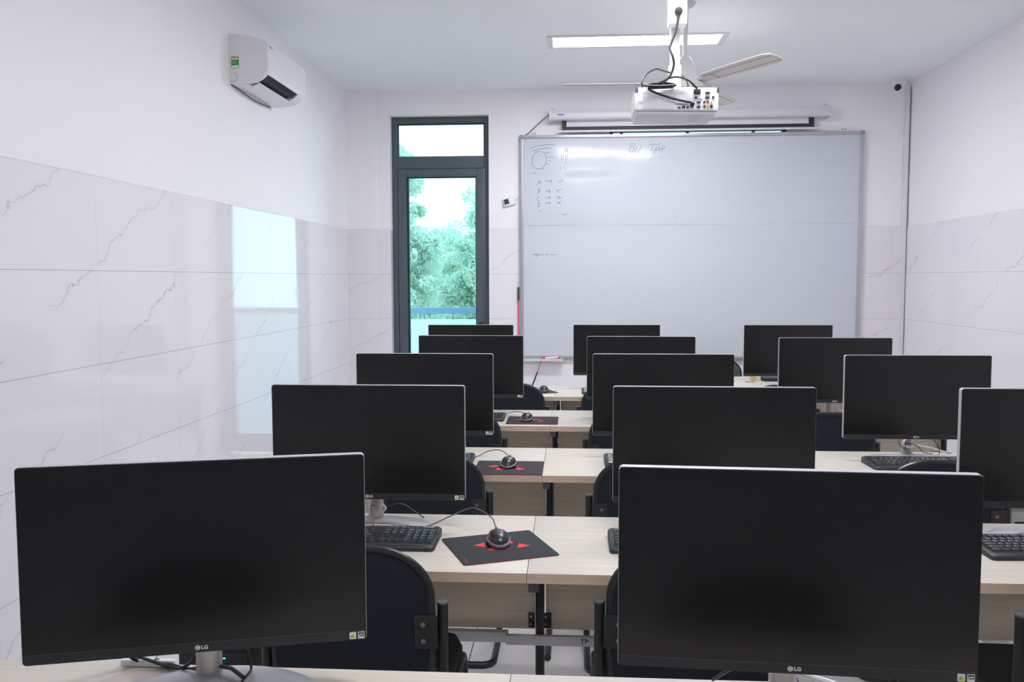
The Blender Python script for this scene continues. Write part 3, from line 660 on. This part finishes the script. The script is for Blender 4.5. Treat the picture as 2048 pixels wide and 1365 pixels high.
# ------------------------------------------------------------------ chairs
def make_chair():
    t = thing('chair', 'x', 'chair', (0, 0, 0), 0, 'black fabric cantilever chairs')
    lean = lambda x, y, z: (x, y - max(0, z - .60) * .10, z)
    half = .187; out = []
    for k in range(13):
        a = math.radians(90 * k / 12); out.append((half - .135 + .135 * math.sin(a) ** 1.0, .830 - .112 + .112 * math.cos(a)))
    prof = out + [(half, .71), (half + .002, .60), (half - .004, .52), (half - .03, .485)]
    poly = prof + [(-x, z) for x, z in prof[::-1]]
    def slab(y0, y1, ins):
        mb = MB(); n = len(poly)
        mb.prism([(x * (1 - ins), .66 + (z - .66) * (1 - ins)) for x, z in poly], y0, y1, 'y')
        mb.v = [lean(*v) for v in mb.v]; return mb
    slab(-.004, .006, .012).build('back_shell', 'fabric', t, bevel=.003)
    fr = slab(.006, .036, .03); fr.build('back_cushion', 'seatfab', t, bevel=.012, seg=3)
    rp = [lean(x, .002, z) for x, z in poly]
    MB().tube(rp, .0085, 8, closed=True).build('edge_trim', 'rubber', t)
    y0 = .012
    pts = []
    for s in (-1, 1):
        p = [(s * .21, y0, .695), (s * .21, y0, .44), (s * .21, y0 + .06, .425), (s * .21, .385, .42), (s * .21, .41, .013), (s * .21, .12, .013)]
        pts.append(p)
    path = pts[0] + pts[1][::-1]
    MB().tube(fillet(path, .055, 6), .0125, 12).build('tube_frame', 'blackmetal', t)
    for s in (-1, 1):
        MB().cyl((s * .21, y0, .694), (s * .21, y0, .6985), .0135, 14).build('end_cap', 'capgrey', t)
        b = MB().box(min(s * .148, s * .202), max(s * .148, s * .202), -.0105, -.0065, .592, .675); b.v = [lean(*v) for v in b.v]
        b = b.build('back_bracket', 'blackmetal', t, bevel=.0015)
        for z in (.612, .652):
            q = MB(); q.lathe([(.0065, 0), (.0055, -.003), (.002, -.004)], seg=12, axis='y'); q.v = [lean(v[0] + s * .168, v[1] - .0105, v[2] + z) for v in q.v]; q.build('screw', 'screw', b)
    MB().prism([(-.19, .10), (-.21, .14), (-.215, .33), (-.19, .40), (-.12, .425), (.12, .425), (.19, .40), (.215, .33), (.21, .14), (.19, .10)], .430, .464, 'z').build('seat', 'seatfab', t, bevel=.014, seg=3)
    MB().prism([(-.195, .10), (-.20, .37), (.20, .37), (.195, .10)], .43, .438, 'z').build('seat_board', 'rubber', t)
    MB().cyl((-.20, .16, .425), (.20, .16, .425), .009, 10).build('crossbar', 'blackmetal', t)
    return t
CH = make_chair(); used = False
chairs = [
 (0, 0, -.56, .87, 8), (0, 1, .33, .90, -4), (0, 2, 1.25, .90, 0),
 (1, 0, -.510, 1.965, 0), (1, 1, .274, 1.995, 0), (1, 2, 1.207, 1.965, -1),
 (2, 0, -.502, 3.035, 0), (2, 1, .268, 3.0, 0), (2, 2, 1.24, 3.0, -4),
 (3, 0, -.527, 4.06, 0), (3, 1, .270, 4.06, 0), (3, 2, 1.175, 4.05, 0),
 (4, 0, -.355, 5.09, 0), (4, 1, .245, 5.09, 0), (4, 2, 1.19, 5.08, 0)]
for n, c, x, y, rz in chairs:
    lab = 'black fabric chair at the desk, %s, %s' % (COLN[c], ROWN[n])
    if not used: CH.location = (x, y, 0); CH.rotation_euler.z = math.radians(rz); CH['label'] = lab; used = True
    else: dup(CH, (x, y, 0), math.radians(rz), lab)
dup(CH, (1.085, 6.72, 0), math.radians(180), 'black chair facing the class behind the teacher desk under the whiteboard')

# ------------------------------------------------------------------ monitors
def make_monitor():
    t = thing('monitor', 'x', 'monitor', (0, 0, 0), 0, 'black-screened computer monitors')
    Z0, Z1, W = .084, .404, .27
    MB().prism(rrect(-W, W, Z0, Z1, .007), .0, .016, 'y').build('rim', 'rim', t, bevel=.0010)
    MB().prism(rrect(-.20, .20, .13, .36, .02), .016, .042, 'y', taper=.88).build('back_cover', 'silver', t, bevel=.004)
    MB().prism(rrect(-W + .0007, W - .0007, Z0 + .0007, Z1 - .0010, .0065), -.0012, 0, 'y').build('bezel', 'bezel', t)
    s = MB().box(-W + .0022, W - .0022, -.0018, -.0012, Z0 + .0175, Z1 - .003).build('screen', 'screen', t)
    MB().box(-W + .0025, W - .0025, -.0019, -.0012, Z0 + .0166, Z0 + .0172).build('chin_line', 'capgrey', t)
    lg = MB(); disc(lg, (-.0045, -.0012, Z0 + .0088), .0043, 20, 0, .0006)
    lg.text('LG', .0088, TXT(.0065, -.0019, Z0 + .0088), bold=.0004)
    lo = lg.build('brand_logo', 'logo', t, smooth=0)
    fc = MB().box(-.0049, -.0044, -.0020, -.0018, Z0 + .0065, Z0 + .0112).box(-.0049, -.0028, -.0020, -.0018, Z0 + .0065, Z0 + .007)
    fc.tube([(-.0045 + .0033 * math.cos(q), -.0019, Z0 + .0088 + .0033 * math.sin(q)) for q in [k * PI / 8 + .3 for k in range(13)]], .0002, 4)
    fc.build('logo_lines', 'bezel', lo)
    # stickers at the end of the chin
    x = .2465; z = Z0 + .0085
    e = MB().prism(rrect(x - .0055, x + .0055, z - .006, z + .006, .001), -.0017, -.0012, 'y').build('eco_sticker', 'stickw', t)
    MB().prism([(x - .0045, z - .004), (x + .0045, z - .004), (x, z + .0045)], -.0019, -.0017, 'y').build('triangle_mark', 'stickg', e)
    MB().prism([(x - .0035, z - .002), (x - .0008, z - .002), (x - .0020, z + .001)], -.0021, -.0019, 'y').build('green_mark', 'stickdg', e)
    q = MB(); disc(q, (x + .0006, -.0019, z - .0003), .0013, 10, 0, .0002); q.build('orange_mark', 'sticko', e)
    x = .2605
    e = MB().prism(rrect(x - .0055, x + .0055, z - .006, z + .006, .0006), -.0017, -.0012, 'y').build('energy_sticker', 'stickw', t)
    MB().box(x - .0045, x + .0045, -.0019, -.0017, z - .0022, z + .0048).build('energy_panel', 'stickb', e)
    MB().tube([(x - .0038, -.0019, z - .0012), (x - .002, -.0019, z + .001), (x + .0005, -.0019, z + .0006), (x + .003, -.0019, z + .0014)], .0006, 4).build('energy_script', 'stickw', e)
    # stand: satin neck and crescent foot
    nk = [(.022 * math.cos(a) * 1.02, .088 + .016 * math.sin(a)) for a in [k * 2 * PI / 20 for k in range(20)]]
    MB().prism(nk, .008, .25, 'z').build('stand_neck', 'neck', t)
    MB().box(-.03, .03, .035, .10, .20, .26).build('hinge_block', 'silver', t, bevel=.005)
    foot = MB(); A = [math.radians(20 + 140 * k / 28) for k in range(29)]; ring = []
    for a in A:
        tp = min(1, min(a - A[0], A[-1] - a) / .5); hh = .006 + .007 * tp
        co, si = math.cos(a), math.sin(a)
        o_, i_ = (.205 * co, -.046 + .163 * si), (.150 * co, -.046 + .101 * si)
        m_ = ((o_[0] + i_[0]) / 2, (o_[1] + i_[1]) / 2)
        ring.append([(o_[0], o_[1], 0), (o_[0], o_[1], hh * .6), (m_[0], m_[1], hh), (i_[0], i_[1], hh * .6), (i_[0], i_[1], 0)])
    vs = [v for r in ring for v in r]; fs = []
    for i in range(28):
        for k in range(5): fs.append([i * 5 + k, i * 5 + (k + 1) % 5, (i + 1) * 5 + (k + 1) % 5, (i + 1) * 5 + k])
    fs += [[0, 1, 2, 3, 4], [28 * 5 + k for k in range(5)][::-1]]
    foot.add(vs, fs); foot.build('stand_foot', 'silver', t, smooth=40)
    return t
MO = make_monitor(); first = True
DT = .75
mons = [(0, 0, -.6095, 1.3675, math.degrees(math.atan2(.140, .518))), (0, 1, .342, 1.349, -3.1), (0, 2, 1.30, 1.36, 2),
 (1, 0, -.565, 2.375, 0), (1, 1, .380, 2.382, -.4), (1, 2, 1.296, 2.385, 0),
 (2, 0, -.579, 3.39, 0), (2, 1, .348, 3.405, 0), (2, 2, 1.297, 3.392, .8),
 (3, 0, -.522, 4.47, 0), (3, 1, .341, 4.425, 0), (3, 2, 1.275, 4.36, .6),
 (4, 0, -.642, 5.50, 0), (4, 1, .274, 5.53, 0), (4, 2, 1.329, 5.53, 1)]
for n, c, x, y, rz in mons:
    lab = 'black monitor with silver rim, %s, %s' % (COLN[c], ROWN[n])
    if first: MO.location = (x, y, DT); MO.rotation_euler.z = math.radians(rz); MO['label'] = lab; first = False
    else: dup(MO, (x, y, DT), math.radians(rz), lab)

# ------------------------------------------------------------------ keyboards
def make_keyboard():
    t = thing('keyboard', 'x', 'keyboard', (0, 0, 0), 0, 'black wired keyboards')
    H = lambda y: .012 + (y + .078) / .156 * .011
    b = MB(); pr = rrect(-.225, .225, -.078, .078, .011, 4); n = len(pr)
    vs = [(x, y, .002) for x, y in pr] + [(x, y, H(y) - .004) for x, y in pr] + [(x * .985, y * .965, H(y)) for x, y in pr]
    fs = [list(range(n))[::-1], list(range(2 * n, 3 * n))]
    for k in range(n):
        j = (k + 1) % n; fs += [[k, j, n + j, n + k], [n + k, n + j, 2 * n + j, 2 * n + k]]
    b.add(vs, fs); b.build('case', 'kb', t, smooth=50)
    MB().box(-.21, .21, -.062, -.060, .0130, .0145).build('palm_ridge', 'mousegrey', t)
    U = .0190; V = .0183; X0 = -.212
    def keyset(rows):
        mb = MB(); lg = MB()
        for y, cells in rows:
            for x, wd, ch in cells:
                z = H(y) - .0005; a0, a1, b0, b1 = x + .0007, x + wd - .0007, y - V / 2 + .001, y + V / 2 - .001
                i = .0024; hh = .0062
                mb.add([(a0, b0, z), (a1, b0, z), (a1, b1, z), (a0, b1, z), (a0 + i, b0 + i * 1.4, z + hh), (a1 - i, b0 + i * 1.4, z + hh), (a1 - i, b1 - i * .5, z + hh + .0005), (a0 + i, b1 - i * .5, z + hh + .0005)],
                       [(4, 5, 6, 7), (0, 1, 5, 4), (1, 2, 6, 5), (2, 3, 7, 6), (3, 0, 4, 7)])
                if ch:
                    sz = .0088 if len(ch) == 1 else .0052
                    lg.text(ch, sz, Matrix.Translation((x + .0045, y + .003, z + hh + .0009)), align='LEFT')
        return mb, lg
    def cells(s_, x, wd=U): return [(x + k * wd, wd, ch) for k, ch in enumerate(s_)]
    yb = -.046
    main = [(yb, [(X0, 1.25 * U, 'Ctrl'), (X0 + 1.25 * U, 1.25 * U, ''), (X0 + 2.5 * U, 1.25 * U, 'Alt'), (X0 + 3.75 * U, 6.25 * U, ''), (X0 + 10 * U, 1.25 * U, 'Alt'), (X0 + 11.25 * U, 1.25 * U, ''), (X0 + 12.5 * U, 1.25 * U, ''), (X0 + 13.75 * U, 1.25 * U, 'Ctrl')]),
            (yb + V, [(X0, 2.25 * U, 'Shift')] + cells('ZXCVBNM,./', X0 + 2.25 * U) + [(X0 + 12.25 * U, 2.75 * U, 'Shift')]),
            (yb + 2 * V, [(X0, 1.75 * U, 'Caps')] + cells("ASDFGHJKL;'", X0 + 1.75 * U) + [(X0 + 12.75 * U, 2.25 * U, 'Enter')]),
            (yb + 3 * V, [(X0, 1.5 * U, 'Tab')] + cells('QWERTYUIOP[]', X0 + 1.5 * U) + [(X0 + 13.5 * U, 1.5 * U, '\\')]),
            (yb + 4 * V, cells('`1234567890-=', X0) + [(X0 + 13 * U, 2 * U, 'Back')])]
    fn = [(yb + 5 * V + .003, [(X0, U, 'Esc')] + [(X0 + (2 + k + (k // 4) * .5) * U, U, 'F%d' % (k + 1)) for k in range(12)])]
    xn = X0 + 15.3 * U
    nav = [(yb + 5 * V + .003, cells(('Prt', 'Scr', 'Brk'), xn)), (yb + 4 * V, cells(('Ins', 'Hm', 'PgU'), xn)), (yb + 3 * V, cells(('Del', 'End', 'PgD'), xn)),
           ]
    arr = [(yb + V, [(xn + U, U, '^')]), (yb, cells('<v>', xn))]
    xk = X0 + 18.55 * U
    num = [(yb + 4 * V, cells(('Num', '/', '*', '-'), xk)), (yb + 3 * V, cells('789+', xk)), (yb + 2 * V, cells('456', xk) + [(xk + 3 * U, U, '')]), (yb + V, cells('123', xk) + [(xk + 3 * U, U, 'Ent')]), (yb, [(xk, 2 * U, '0'), (xk + 2 * U, U, '.'), (xk + 3 * U, U, '')])]
    for nm, rows in (('letter_keys', main), ('function_keys', fn), ('navigation_keys', nav), ('arrow_keys', arr), ('number_keys', num)):
        a, b = keyset(rows); o = a.build(nm, 'key', t, bevel=0, smooth=20); b.build('key_lettering', 'legend', o, smooth=0, fix=False)
    q = MB().text('logitech', .0095, Matrix.Translation((.190, .068, H(.068) + .0007)) @ Matrix.Rotation(math.radians(4), 4, 'X'), bold=.0004)
    for k in range(3): q.box(.135 - .0 + k * .012 - .0015, .135 + k * .012 + .0015, .063, .065, H(.064) + .0002, H(.064) + .0006)
    q.build('brand_lettering', 'legend', t, smooth=0, fix=False)
    return t
KB = make_keyboard(); first = True
kbs = [(1, 0, -.578, 2.257, 0), (1, 1, .320, 2.270, 0), (1, 2, 1.253, 2.285, 3), (2, 0, -.60, 3.27, 0), (2, 1, .345, 3.29, 0), (2, 2, 1.315, 3.30, 2),
       (3, 0, -.560, 4.30, 0), (3, 1, .34, 4.31, 0), (3, 2, 1.27, 4.25, 0), (4, 0, -.62, 5.32, 0), (4, 1, .28, 5.33, 0), (4, 2, 1.32, 5.34, 0)]
for n, c, x, y, rz in kbs:
    lab = 'black wired keyboard on the desk, %s, %s' % (COLN[c], ROWN[n])
    if first: KB.location = (x, y, DT); KB.rotation_euler.z = math.radians(rz); KB['label'] = lab; first = False
    else: dup(KB, (x, y, DT), math.radians(rz), lab)

# ------------------------------------------------------------------ mouse pads and mice
def make_pad():
    t = thing('mouse_pad', 'x', 'mouse pad', (0, 0, 0), 0, 'black mouse pads with red triangles')
    MB().prism(rrect(-.125, .125, -.115, .115, .008), .0002, .0028, 'z').build('cloth', 'pad', t, bevel=.0008)
    MB().tube([(x, y, .0012) for x, y in rrect(-.1247, .1247, -.1147, .1147, .008)], .0006, 4, closed=True).build('red_stitching', 'red', t)
    q = MB()
    for tri in ([(-.062, .028), (-.026, .042), (-.034, .004)], [(-.040, -.026), (.010, .022), (.022, -.026)], [(.006, .032), (.046, .050), (.044, .014), (.020, .010)], [(.040, -.030), (.058, .006), (.080, -.020)]):
        q.prism(tri, .0029, .0032, 'z')
    q.build('red_triangles', 'red', t, smooth=0)
    MB().text('REDRAGON', .006, Matrix.Translation((-.112, -.085, .0032)) @ Matrix.Rotation(math.radians(-90), 4, 'Z')).build('red_lettering', 'red', t, smooth=0, fix=False)
    return t
PD = make_pad()
PD.location = (-.190, 2.229, DT); PD.rotation_euler.z = math.radians(-28) + math.radians(50) - math.radians(0)
PD['label'] = 'black mouse pad with red triangles lying askew in the fourth row from the whiteboard'
PD.rotation_euler.z = math.radians(22.5) - math.radians(90) * 0
pads = [(-.232, 3.182, 180 + 0, 'black mouse pad with red triangles square to the desk edge, third row from the whiteboard'),
        (-.195, 4.262, 180, 'black mouse pad in the second row from the whiteboard, wider edge to the middle desk'),
        (-.245, 5.36, 24, 'black mouse pad mostly behind the chair in the first row by the whiteboard')]
for x, y, rz, lab in pads: dup(PD, (x, y, DT), math.radians(rz), lab)
def make_mouse():
    t = thing('computer_mouse', 'x', 'mouse', (0, 0, 0), 0, 'black wired mice')
    def shell(s0, zt, w_, mi=0):
        mb = MB(); rings = []; NS = 14; NA = 24
        for i in range(NS + 1):
            h = i / NS; z = .003 + (zt - .003) * math.sin(h * PI / 2); sc = math.cos(h * PI / 2) ** .62 if h < 1 else .02
            ring = []
            for k in range(NA):
                a = 2 * PI * k / NA; x = math.cos(a); y = math.sin(a)
                px = w_ * x * sc * (1 - .10 * y); py = .054 * y * sc + .003 * h
                ring.append((px, py, z - max(0, y) * .006 * h))
            rings.append(ring)
        vs = [v for r in rings for v in r]; fs = [[i * NA + k, i * NA + (k + 1) % NA, (i + 1) * NA + (k + 1) % NA, (i + 1) * NA + k] for i in range(NS) for k in range(NA)]
        fs += [list(range(NA))[::-1], [NS * NA + k for k in range(NA)]]
        return mb.add(vs, fs)
    shell(0, .036, .029).build('shell', 'mouse', t, smooth=60)
    side = [(.0295 * math.cos(a) * (1 - .1 * math.sin(a)), .054 * math.sin(a) - .001, .014 + .012 * math.sin(a)) for a in [math.radians(180 + 180 * k / 24) for k in range(25)]]
    MB().tube([(x * .99, y * .99, max(.006, z + .004)) for x, y, z in side], [.0015 + .0035 * math.sin(PI * k / 24) for k in range(25)], 8).build('grey_band', 'mousegrey', t, label='grey side band of the mouse')
    MB().cyl((-.003, .036, .0275), (.003, .036, .0275), .006, 14).build('scroll_wheel', 'rubber', t)
    MB().text('logitech', .0075, Matrix.Translation((0, .016, .0368)) @ Matrix.Rotation(math.radians(-8), 4, 'X')).build('brand_lettering', 'legend', t, smooth=0, fix=False)
    return t
MS = make_mouse()
def cord_for(t, pts, r=.0018):   # pts in world; the cable is part of its mouse
    t_mw = Matrix.Translation(t.location) @ Matrix.Rotation(t.rotation_euler.z, 4, 'Z'); inv = t_mw.inverted()
    MB().tube(spline([inv @ Vector(p) for p in pts]), r, 6).build('cable', 'greycable', t)
MS.location = (-.1945, 2.258, DT + .0028); MS.rotation_euler.z = math.radians(12); MS['label'] = 'black wired mouse on the askew red-triangle pad, fourth row from the whiteboard'
mice = [(-.2350, 3.205, -4, 'black wired mouse on the square red-triangle pad, third row from the whiteboard', [(-.236, 3.258, .775), (-.255, 3.30, .782), (-.285, 3.345, .785), (-.33, 3.36, .775), (-.37, 3.345, .757), (-.40, 3.37, .753)]),
        (-.2215, 4.262, -6, 'black wired mouse on the pad in the second row from the whiteboard', [(-.226, 4.315, .765), (-.25, 4.36, .775), (-.295, 4.40, .772), (-.345, 4.385, .758), (-.36, 4.40, .754)]),
        (-.178, 5.36, 4, 'black wired mouse half behind the chair in the first row by the whiteboard', [(-.180, 5.415, .765), (-.22, 5.46, .765), (-.30, 5.48, .754)])]
ms2 = [dup(MS, (x, y, DT + .0028), math.radians(rz), lab) for x, y, rz, lab, c_ in mice]
for o, q in zip(ms2, mice): cord_for(o, q[4])
cord_for(MS, [(-.206, 2.309, .762), (-.209, 2.34, .775), (-.221, 2.365, .790), (-.250, 2.38, .805), (-.281, 2.385, .811), (-.337, 2.385, .788), (-.39, 2.36, .768), (-.43, 2.37, .756), (-.46, 2.39, .756)])

# ------------------------------------------------------------------ loose cables behind and under the monitors
cable('keyboard_cable', [(-.545, 2.338, .772), (-.556, 2.39, .778), (-.566, 2.41, .790), (-.572, 2.44, .80), (-.545, 2.475, .785), (-.50, 2.50, .790), (-.455, 2.50, .765), (-.43, 2.49, .752)], .0017, 'cable', 'thin black cable round the monitor neck, air-conditioner-side fourth row')
cable('power_cable', [(-.575, 2.482, .835), (-.562, 2.470, .812), (-.548, 2.462, .800), (-.538, 2.462, .785), (-.552, 2.466, .774), (-.562, 2.48, .778)], .0035, 'whitecable', 'white power cable looped on the monitor neck, air-conditioner-side fourth row')
cable('keyboard_cable', [(1.283, 3.50, .835), (1.262, 3.47, .815), (1.258, 3.455, .806), (1.280, 3.452, .784), (1.290, 3.46, .806), (1.327, 3.45, .797), (1.345, 3.44, .775), (1.368, 3.41, .776)], .0015, 'cable', 'thin black cable crossing the monitor neck beside the blank wall, third row')
cable('mouse_cable', [(1.375, 3.47, .84), (1.395, 3.46, .815), (1.407, 3.45, .792), (1.405, 3.44, .77), (1.392, 3.41, .776)], .0015, 'cable', 'thin black cable curving down to the keyboard beside the blank wall, third row')
cable('power_cable', [(1.305, 3.47, .83), (1.282, 3.462, .815), (1.281, 3.462, .798), (1.30, 3.458, .790), (1.335, 3.50, .790), (1.37, 3.52, .783), (1.42, 3.535, .772), (1.47, 3.545, .757), (1.50, 3.56, .753)], .004, 'whitecable', 'white power cable on the monitor foot beside the blank wall, third row')
cable('power_cable', [(-.80, 1.42, .87), (-.795, 1.46, .80), (-.785, 1.485, .765), (-.76, 1.496, .756), (-.717, 1.483, .757), (-.675, 1.470, .757), (-.634, 1.455, .772), (-.600, 1.448, .772), (-.587, 1.442, .772), (-.562, 1.425, .766)], .0035, 'cable', 'black cable across the monitor foot, air-conditioner-side fifth row')
cable('video_cable', [(-.81, 1.41, .86), (-.80, 1.45, .80), (-.77, 1.485, .768), (-.72, 1.478, .757), (-.694, 1.470, .758), (-.668, 1.462, .775), (-.655, 1.452, .80)], .003, 'cable', 'black cable rising to the monitor back, air-conditioner-side fifth row')
cable('keyboard_cable', [(-.567, 1.455, .81), (-.563, 1.462, .785), (-.560, 1.458, .768), (-.556, 1.435, .768), (-.567, 1.405, .757)], .0025, 'cable', 'black cable dropping past the monitor foot, air-conditioner-side fifth row')
cable('power_cable', [(.355, 1.44, .81), (.385, 1.445, .79), (.43, 1.45, .775), (.47, 1.45, .758), (.50, 1.46, .754)], .005, 'whitecable', 'white power cable behind the monitor, middle column fifth row')
cable('video_cable', [(.24, 1.48, .76), (.27, 1.46, .79), (.30, 1.45, .80), (.335, 1.44, .80)], .003, 'cable', 'black looped cable behind the monitor, middle column fifth row')
cable('power_cable', [(1.30, 4.44, .83), (1.315, 4.44, .80), (1.35, 4.46, .775), (1.39, 4.47, .757)], .004, 'whitecable', 'white power cable beside the monitor neck, blank-wall column second row')
cable('keyboard_cable', [(1.20, 4.46, .83), (1.185, 4.44, .79), (1.165, 4.42, .756)], .002, 'cable', 'thin black cable slanting beside the monitor neck, blank-wall column second row')

# ------------------------------------------------------------------ computers and small boxes
t = thing('computer_tower', 'black computer case with green light under the desk, air-conditioner-side fourth row', 'computer', (-.925, 2.15, 0))
MB().box(-.095, .095, .004, .34, .012, .488).build('case', 'bezel', t, bevel=.004)
MB().box(-.09, .09, 0, .004, .016, .484).build('front_panel', 'bezel', t, bevel=.0015)
MB().box(.018, .032, -.0015, 0, .467, .470).build('power_light', 'led', t)
q = MB()
for k in range(8): q.box(.045 + (k % 4) * .009, .051 + (k % 4) * .009, -.001, 0, .474 - (k // 4) * .006, .477 - (k // 4) * .006)
q.build('vent_grille', 'dark', t)
MB().box(-.08, -.02, -.002, 0, .455, .475).build('drive_bay', 'rubber', t)
for x, y in ((-.08, .03), (.08, .03), (-.08, .31), (.08, .31)): MB().cyl((x, y, 0), (x, y, .012), .012, 12).build('foot', 'rubber', t)
t = thing('computer_tower', 'white computer case under the desk beside the blank wall, third row', 'computer', (1.70, 3.30, 0))
MB().box(-.085, .085, .004, .21, .012, .585).build('case', 'whiteplastic', t, bevel=.004)
MB().box(-.08, .08, 0, .004, .016, .555).build('front_panel', 'whiteplastic', t, bevel=.0015)
MB().box(-.075, .075, -.001, 0, .535, .548).build('drive_slot', 'dark', t)
for x, y in ((-.07, .03), (.07, .03), (-.07, .18), (.07, .18)): MB().cyl((x, y, 0), (x, y, .012), .012, 12).build('foot', 'rubber', t)
t = thing('power_strip', 'white power strip on the desk behind the monitor, air-conditioner-side fifth row', 'power strip', (-.762, 1.492, DT), 0)
MB().box(-.05, .05, -.006, .006, 0, .013).build('housing', 'whiteplastic', t, bevel=.003)
for k in range(2):
    q = MB(); q.cyl((-.025 + k * .04, 0, .013), (-.025 + k * .04, 0, .0135), .0045, 14); q.build('socket', 'capgrey', t)

# teacher's desk with small things behind the first row
t = thing('teacher_desk', 'pale teacher desk standing between the first desk row and the whiteboard', 'desk', (.50, 5.665, 0))
MB().box(0, 1.25, 0, .60, .7255, .75).build('desktop', 'wood', t, bevel=.0015)
MB().box(.03, 1.22, .02, .036, .20, .7255).build('modesty_panel', 'panel', t)
for x in (.02, 1.23):
    MB().box(x - .02, x + .02, .04, .56, 0, .7255).build('side_panel', 'panel', t)
t = thing('carton', 'small yellow and cream carton standing on the teacher desk', 'box', (1.232, 6.02, DT))
MB().box(-.032, .004, -.03, .03, 0, .052).build('yellow_side', 'yellowbox', t, bevel=.001)
MB().box(.004, .032, -.03, .03, 0, .050).build('cream_side', 'cream', t, bevel=.001)
t = thing('laptop', 'closed black laptop lying on the teacher desk beside the yellow carton', 'laptop', (1.44, 6.08, DT))
MB().prism(rrect(-.16, .16, -.11, .11, .01), .002, .014, 'z').build('base', 'bezel', t, bevel=.001)
MB().prism(rrect(-.16, .16, -.11, .11, .01), .015, .022, 'z').build('lid', 'kb', t, bevel=.001)
t = thing('key_ring', 'small metal key ring lying on the teacher desk next to the carton', 'keys', (1.165, 5.93, DT))
MB().tube([(.014 * math.cos(q), .014 * math.sin(q), .002) for q in [k * PI / 8 for k in range(16)]], .0015, 6, closed=True).build('ring', 'screw', t)
MB().box(.012, .045, -.005, .005, .0, .003).build('key', 'screw', t)
